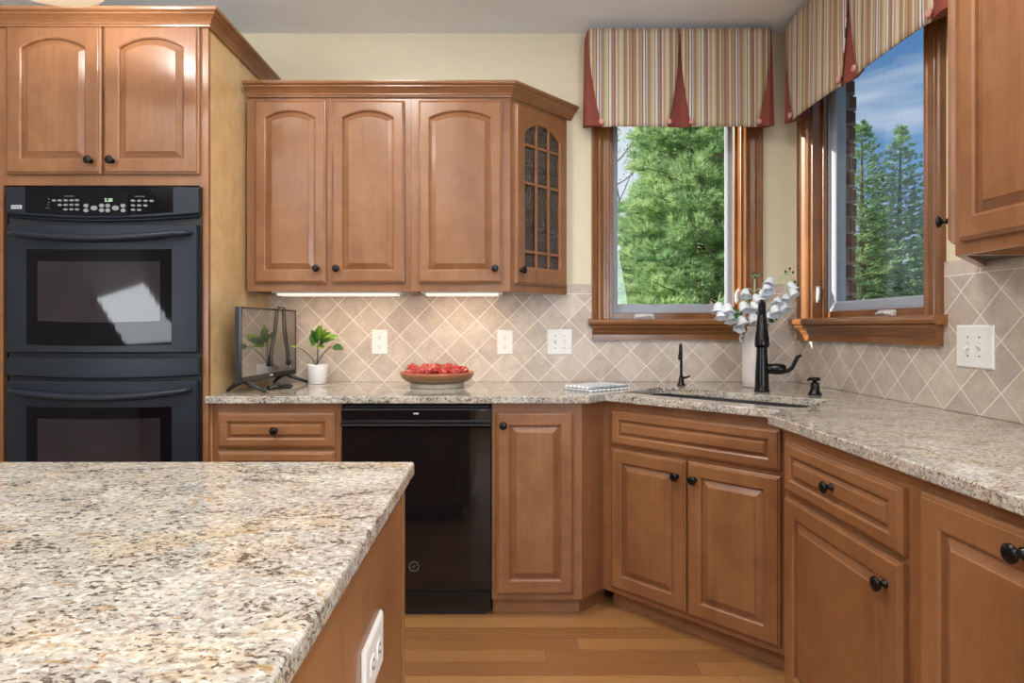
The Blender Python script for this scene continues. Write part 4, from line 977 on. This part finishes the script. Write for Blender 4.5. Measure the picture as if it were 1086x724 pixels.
cloth_layer(-.125, .125, -.085, .085, 0, .0095, .0012, 1).build('lower_fold', 'towel', tw, smooth=True, bevel=.003)
cloth_layer(-.118, .122, -.078, .08, .0118, .021, .0016, 2).build('upper_fold', 'towel', tw, smooth=True, bevel=.003)

# ------------------------------------------------------------------ bowl with red pieces
BC = Vector((-.302, 2.83, CT1+.0005))
bw = MB().lathe([(.001, .004), (.124, .0), (.126, .004), (.124, .020), (.135, .024), (.155, .034), (.168, .048), (.173, .062), (.175, .069), (.170, .070), (.160, .050), (.140, .036), (.10, .030), (.001, .029)], (0, 0, 0), 48).build('bowl', 'bowl', smooth=True, loc=BC)
dress(bw, 'wide brown stoneware bowl on the counter above the dishwasher', 'bowl')
rr_ = random.Random(5)
proto = None
def red_ball():
    b = MB(); bmesh.ops.create_icosphere(b.bm, subdivisions=4, radius=1)
    rg_ = random.Random(8)
    for v in b.bm.verts:
        d = v.co.normalized()
        v.co = d*(1+.10*math.sin(7*d.x+5*d.z+1)*math.cos(6*d.y+2)+.07*math.sin(13*d.z+9*d.y))
    return b.build('red_ornament', 'red_ball', smooth=True)
sp = [(-.115, .0, .030, .066), (-.075, -.055, .027, .062), (-.06, .03, .032, .068), (-.012, -.03, .034, .072), (.035, -.06, .028, .062), (.045, .02, .031, .066), (.092, -.035, .031, .066), (.12, .02, .028, .066), (-.12, -.055, .022, .066), (.0, .07, .030, .066), (.075, .075, .028, .066), (-.09, .075, .028, .066), (-.03, -.10, .024, .064), (.085, -.09, .023, .066)]
for i, (x, y, r_, zz) in enumerate(sp):
    o = red_ball() if i == 0 else proto.copy()
    if i == 0: proto = o
    else: COL.objects.link(o)
    o.location = BC+Vector((x, y, zz+rr_.uniform(.0, .016))); o.scale = (r_*rr_.uniform(.85, 1.15), r_*.9, r_*rr_.uniform(.7, 1.05)); o.rotation_euler = (rr_.uniform(-.3, .3), rr_.uniform(-.3, .3), rr_.uniform(0, 6))
    dress(o, 'glossy red crinkled ball heaped in the brown bowl', 'ornament', 'red balls in the bowl')

# ------------------------------------------------------------------ potted plant
PC = Vector((-.905, 2.965, CT1+.0005))
pl = thing('potted_plant', 'small green leafy plant in a white pot beside the television', 'plant', PC)
pt_ = MB().lathe([(.001, .002), (.040, 0), (.043, .003), (.0505, .090), (.0505, .0945), (.047, .0945), (.045, .082), (.001, .080)], (0, 0, 0), 32).build('pot', 'pot', pl, smooth=True)
MB().lathe([(.001, .0815), (.0445, .0815), (.0445, .086), (.02, .090), (.001, .091)], (0, 0, 0), 24).build('soil', 'soil', pl)
def PP(zx, zy, Y=2.965): return at(230+zx/6.581, 315+zy/6.581, Y)-PC
b0 = PP(697, 470); b0.z = .085
j1 = PP(703, 345); j2 = PP(706, 300)
b = MB()
b.tube([b0, (b0+j1)/2+Vector((.003, 0, 0)), j1, j2], [.004, .0035, .003, .0025], 8)
e1 = PP(560, 350, 2.92); b.tube(bez(b0+Vector((-.004, 0, .005)), PP(650, 385, 2.95), e1, 10), [.003]*8+[.0025, .002, .0015], 7)
e2 = PP(800, 345, 2.93); b.tube(bez(b0+Vector((.003, 0, .01)), PP(740, 380, 2.95), e2, 10), .0026, 7)
b.build('stem', 'branch_brown', pl, smooth=True)
lv = [((706, 300), 2.965, (715, 195), 2.95, .055, 'leaf_light', .1), ((700, 330), 2.965, (640, 275), 2.93, .055, 'leaf', .5), ((706, 320), 2.96, (852, 268), 2.93, .060, 'leaf_light', .35), ((704, 310), 2.97, (800, 240), 3.0, .05, 'leaf', .2),
      ((703, 335), 2.96, (775, 300), 2.90, .055, 'leaf_dark', .5), ((700, 345), 2.96, (745, 352), 2.90, .045, 'leaf_light', .4), ((704, 320), 2.96, (655, 222), 2.99, .045, 'leaf_dark', .2), ((795, 345), 2.93, (885, 372), 2.90, .060, 'leaf_dark', .5),
      ((560, 350), 2.92, (516, 345), 2.90, .022, 'leaf_light', .2), ((700, 330), 2.965, (690, 245), 2.91, .05, 'leaf', .4), ((702, 340), 2.965, (655, 335), 2.91, .045, 'leaf', .5),
      ((706, 305), 2.965, (770, 215), 2.98, .045, 'leaf_light', .2), ((704, 300), 2.965, (735, 190), 2.97, .045, 'leaf_light', .1), ((703, 325), 2.96, (820, 295), 2.92, .045, 'leaf_dark', .4), ((702, 315), 2.965, (650, 255), 2.95, .04, 'leaf_dark', .3)]
for (q0, Y0, q1, Y1, wd, mt, bd) in lv:
    A = PP(*q0, Y0); B = PP(*q1, Y1); d = B-A
    put_leaf(pl, A+d*.12, d+Vector((0, 0, d.length*bd*.35)), (0, -.8, .6), d.length*.88, wd*.66, mt, bend=bd, fold=.35)

# ------------------------------------------------------------------ television
th = math.atan2(.995, .095)
tv = thing('television', 'small flat-screen television angled beside the golden cabinet panel', 'television', (-1.063, 2.757, CT1+.0005), th)
hw = .262; tz0, tz1 = .045, .362
b = MB(); b.loops([[(-hw+i, y, tz0+i), (hw-i, y, tz0+i), (hw-i, y, tz1-i), (-hw+i, y, tz1-i)] for i, y in ((.0, -.002), (0, .016), (.006, .020), (.05, .040), (.07, .046))]); b.build('housing', 'black_matte', tv)
b = MB(); b.sweep([(-hw, tz0), (-hw, tz1), (hw, tz1), (hw, tz0)], [(0, -.002), (0, -.011), (.005, -.012), (.007, -.010), (.007, -.002)], lambda x, z, h: (x, h, z), closed=True); b.build('bezel', 'screen_dark', tv)
MB().box(-hw+.0072, hw-.0072, -.0095, -.0022, tz0+.024, tz1-.0072).build('screen', 'screen', tv)
ch = MB().box(-hw+.0072, hw-.0072, -.0115, -.0022, tz0+.006, tz0+.0236).build('chin', 'screen_dark', tv)
MB().box(-.014, .014, -.0125, -.0113, tz0+.011, tz0+.018).build('logo_mark', 'badge', ch)
for sx in (-.20, .20):
    b = MB()
    b.tube([(sx, .02, .075), (sx, .012, .050), (sx-.004, -.02, .036), (sx-.02*math.copysign(1, sx)*-1, -.095, .006)], [.012, .012, .010, .0062], 8)
    b.tube([(sx, .02, .075), (sx, .024, .048), (sx, .05, .033), (sx+.012*math.copysign(1, sx), .080, .006)], [.012, .012, .010, .0062], 8)
    b.build('stand_foot', 'black_matte', tv, smooth=True)
# cord hung over the top edge
def TV(x, y, z): return Matrix.Translation(tv.location) @ Matrix.Rotation(th, 4, 'Z') @ Vector((x, y, z))
co = thing('power_cord', 'black power cord draped over the television screen', 'cord', TV(.06, 0, tz1+.006))
ol = co.location
ys = -.0155
pa = [TV(-.005, ys, .135), TV(.01, ys, .19), TV(.035, ys, .25), TV(.05, ys, .31), TV(.06, ys, .35), TV(.075, -.016, tz1+.006), TV(.09, .0, tz1+.010), TV(.11, .0, tz1+.008), TV(.125, -.016, tz1+.004), TV(.13, ys, .34), TV(.135, ys, .28), TV(.15, ys, .22), TV(.17, ys, .16), TV(.178, ys, .12)]
sm = []
for i in range(len(pa)-1):
    p0, p1, p2, p3 = pa[max(0, i-1)], pa[i], pa[i+1], pa[min(len(pa)-1, i+2)]
    for k in range(5):
        t = k/5; sm.append(.5*((2*p1)+(p2-p0)*t+(2*p0-5*p1+4*p2-p3)*t*t+(3*p1-p0-3*p2+p3)*t**3))
sm.append(pa[-1]); MB().tube([q-ol for q in sm], .0034, 8).build('cable', 'rubber_cable', co, smooth=True)
MB().tube([TV(-.004, ys, .145)-ol, TV(-.007, ys, .125)-ol, TV(-.009, ys, .105)-ol, TV(-.010, ys, .098)-ol], [.006, .011, .012, .009], 10).build('plug', 'rubber_cable', co, smooth=True)
e_ = MB().tube([TV(.176, ys, .13)-ol, TV(.179, ys, .11)-ol, TV(.180, ys, .095)-ol], [.005, .008, .008], 10).build('connector', 'rubber_cable', co, smooth=True)
MB().tube([TV(.180, ys, .095)-ol, TV(.181, ys, .080)-ol], .004, 8).build('connector_tip', 'steel', e_, smooth=True)
# remote
rm = thing('remote_control', 'small glossy black remote lying on the counter before the television', 'remote', (-1.0, 2.72, CT1+.0005), 1.15)
b = MB()
def oval(sx, sy, z, n=24): return [(sx*math.copysign(abs(math.cos(2*PI*i/n))**.6, math.cos(2*PI*i/n)), sy*math.copysign(abs(math.sin(2*PI*i/n))**.6, math.sin(2*PI*i/n)), z) for i in range(n)]
b.loops([oval(.066, .019, 0), oval(.072, .023, .005), oval(.072, .023, .012), oval(.064, .018, .018), oval(.04, .01, .0195)])
b.build('body', 'black_gloss', rm, smooth=True)
for k in range(4): MB().lathe([(.005, .018), (.0048, .0205), (.001, .021)], (-.035+.022*k, 0, 0), 10).build('button', 'dim_mark', rm)

# ------------------------------------------------------------------ hanging bowl lamp
LC = at(36, 4, 1.95)+Vector((0, 0, .045))
lp = thing('ceiling_light', 'glowing cream glass bowl light at the top left edge', 'ceiling light', (LC.x, 1.95, LC.z))
R0 = .43
prof = [(.0005, 0)] + [(R0*math.sin(a), R0*(1-math.cos(a))) for a in [.06*i for i in range(1, 9)]]
prof += [(prof[-1][0]-.004, prof[-1][1]+.004)] + [(r_-.006, h_+.006) for r_, h_ in reversed(prof[1:])] + [(.0005, .006)]
MB().lathe(prof, (0, 0, 0), 40).build('glass_bowl', 'bowl_glow', lp, smooth=True)
zt = R0*(1-math.cos(.48)); rt = R0*math.sin(.48); up_ = CE-LC.z
b = MB()
for k in range(3):
    a = 2*PI*k/3; b.tube([(rt*.98*math.cos(a), rt*.98*math.sin(a), zt+.004), (rt*.6*math.cos(a), rt*.6*math.sin(a), zt+.10), (.02*math.cos(a), .02*math.sin(a), zt+.16)], .005, 8)
b.build('bowl_arms', 'brass', lp, smooth=True)
MB().lathe([(.010, zt+.155), (.010, up_-.03), (.06, up_-.025), (.065, up_-.001), (.001, up_-.0005)], (0, 0, 0), 20).build('stem_and_canopy', 'brass', lp, smooth=True)
l_ = light('bowl_bulb', 'POINT', (0, 0, .12), (0, 0, -1), 16, (1, .95, .9)); l_.data.shadow_soft_size = .05; l_.parent = lp

# ------------------------------------------------------------------ trees outside
def needles(b, c, axis, n, ln, wd, rg_, spread=.9):
    bm = b.bm
    for _ in range(n):
        d = (axis + Vector((rg_.uniform(-1, 1), rg_.uniform(-1, 1), rg_.uniform(-.7, 1)))*spread).normalized()
        s_ = d.cross(Vector((rg_.uniform(-1, 1), rg_.uniform(-1, 1), rg_.uniform(-1, 1))))
        if s_.length < .01: continue
        s_ = s_.normalized()*wd; a = c+d*ln*.05; e = c+d*ln*rg_.uniform(.7, 1.1)
        bm.faces.new((bm.verts.new(a-s_), bm.verts.new(a+s_), bm.verts.new(e)))
def conifer(label, loc, h, rbase, seed, style, mat, group):
    rg_ = random.Random(seed); pine_ = style == 'pine_tree'
    t = thing(style, label, 'tree', loc, 0, group)
    tb = MB(); tb.tube([(0, 0, 0), (.03, .02, h*.5), (0, 0, h*.98)], [h*.018, h*.011, .006], 8)
    fb = MB()
    z = .25 if not pine_ else .5
    while z < h*.985:
        f = z/h
        if pine_: L0 = rbase*(1-f)**.6+.12; nb = 13; rise = .22; step = h*.040
        else: L0 = rbase*(1-f)**.95+.04; nb = 8 if f < .8 else 5; rise = .10+.75*f*f; step = h*.021
        for k in range(nb):
            a = 2*PI*(k+rg_.uniform(-.4, .4))/nb+z*7; L_ = L0*rg_.uniform(.72, 1.1); d = Vector((math.cos(a), math.sin(a), rise+rg_.uniform(-.1, .1)))
            p0 = Vector((0, 0, z+rg_.uniform(-.04, .04))); ns = max(3, int(L_/.16)); P = []
            for i in range(ns+1):
                u = i/ns; P.append(p0+Vector((d.x*L_*u, d.y*L_*u, d.z*L_*u*(1-.3*u)-(.10*L_*u*u if not pine_ else .1*L_*u*(1-u)))))
            tb.tube(P, [.009*L_*(1-u_/(ns+1)*.8)+.001 for u_ in range(ns+1)], 5)
            for i in range(1, ns+1):
                if pine_ and i < ns*.3: continue
                u = i/ns; side = Vector((-d.y, d.x, 0)).normalized(); rad = .36*L_*(1-.5*u) if pine_ else .30*L_*(1-.8*u)+.02
                for sg in (-1, 1):
                    for m in range(5 if pine_ else (1 if rad < .12 else 2 if rad < .35 else 3)):
                        q = P[i]+side*sg*rad*rg_.uniform(.1, 1)+Vector((d.x, d.y, 0))*rad*rg_.uniform(0, .6)+Vector((0, 0, rg_.uniform(-.02, .07)))
                        ax = (side*sg*.6+Vector((d.x, d.y, .6 if pine_ else .2))).normalized()
                        if pine_: needles(fb, q, ax, 24, .16, .0052, rg_, .85)
                        else: needles(fb, q, ax, 12, .10, .0062, rg_, .6); needles(fb, (q+P[i])/2, ax, 8, .09, .0062, rg_, .6)
            if i: needles(fb, P[-1], d.normalized(), 14, .15 if pine_ else .09, .005, rg_, .5)
        z += step*rg_.uniform(.85, 1.15)
    needles(fb, Vector((0, 0, h*.98)), Vector((0, 0, 1)), 16, .16, .006, rg_, .3)
    tb.build('trunk', 'bark', t, normals=False); fo = fb.build('needles', mat, t, normals=False); fo['kind'] = 'stuff'
    return t
GZ = -.7
def copy_tree_as(src, label, loc, rz, sc):
    c = copy_tree(src); c.location = loc; c.rotation_euler = (0, 0, rz); c.scale = (sc,)*3; c['label'] = label; return c
G1 = 'conifers outside the windows'
pine = conifer('large sunlit pine filling the back window', (3.15, 8.9, GZ), 7.0, 1.75, 4, 'pine_tree', 'pine', G1)
copy_tree_as(pine, 'farther pine standing behind the large pine', (5.0, 16.6, GZ), 2.1, 1.2)
copy_tree_as(pine, 'low distant pine at the lower left of the back window', (5.4, 23.5, GZ), 4.0, .95)
sp1 = conifer('pointed spruce on the left of the right window, next to the brick edge', (7.10, 11.9, GZ), 5.9, 1.75, 9, 'spruce_tree', 'spruce', G1)
copy_tree_as(sp1, 'pointed spruce standing alone against the sky in the right window', (10.25, 15.5, GZ), 1.7, 1.19)
copy_tree_as(sp1, 'low spruce behind the pointed ones, at the right edge of the right window', (14.3, 20.5, GZ), 3.9, .9)
copy_tree_as(sp1, 'distant spruce seen between the two pointed ones', (15.6, 25.5, GZ), 5.2, 1.15)
# thin-leaved tree with bare twigs on the left of the back window
def twig_tree(label, loc, h, seed):
    rg_ = random.Random(seed); t = thing('leafy_tree', label, 'tree', loc); tb = MB(); lb = MB()
    def grow(p, d, L_, r, lev):
        n = 5; P = [p]
        for i in range(n):
            d = (d+Vector((rg_.uniform(-.22, .22), rg_.uniform(-.22, .22), rg_.uniform(-.06, .16)))).normalized(); P.append(P[-1]+d*L_/n)
        tb.tube(P, [r*(1-.6*i/n) for i in range(n+1)], 5)
        if lev >= 2:
            for q in P[1:]:
                if q.z > 1.0 and rg_.random() < .75:
                    for _ in range(4):
                        c = q+Vector((rg_.gauss(0, .09), rg_.gauss(0, .09), rg_.gauss(0, .09))); needles(lb, c, Vector((0, 0, .2)), 2, .05, .014, rg_, 1)
        if lev < 4:
            for k in range(4 if lev else 7):
                q = P[rg_.randint(2, n)] if lev else P[rg_.randint(1, n)]
                e = (d*.7+Vector((rg_.uniform(-1, 1), rg_.uniform(-1, 1), rg_.uniform(-.1, .6)))).normalized()
                grow(q, e, L_*rg_.uniform(.30, .5), r*.5, lev+1)
    grow(Vector((0, 0, 0)), Vector((0, 0, 1)), h, .05, 0)
    tb.build('branches', 'bark', t, normals=False); f_ = lb.build('leaves', 'leafy', t, normals=False); f_['kind'] = 'stuff'
twig_tree('thin-leaved tree with bare twigs at the left of the back window', (2.75, 13.6, GZ), 6.2, 21)
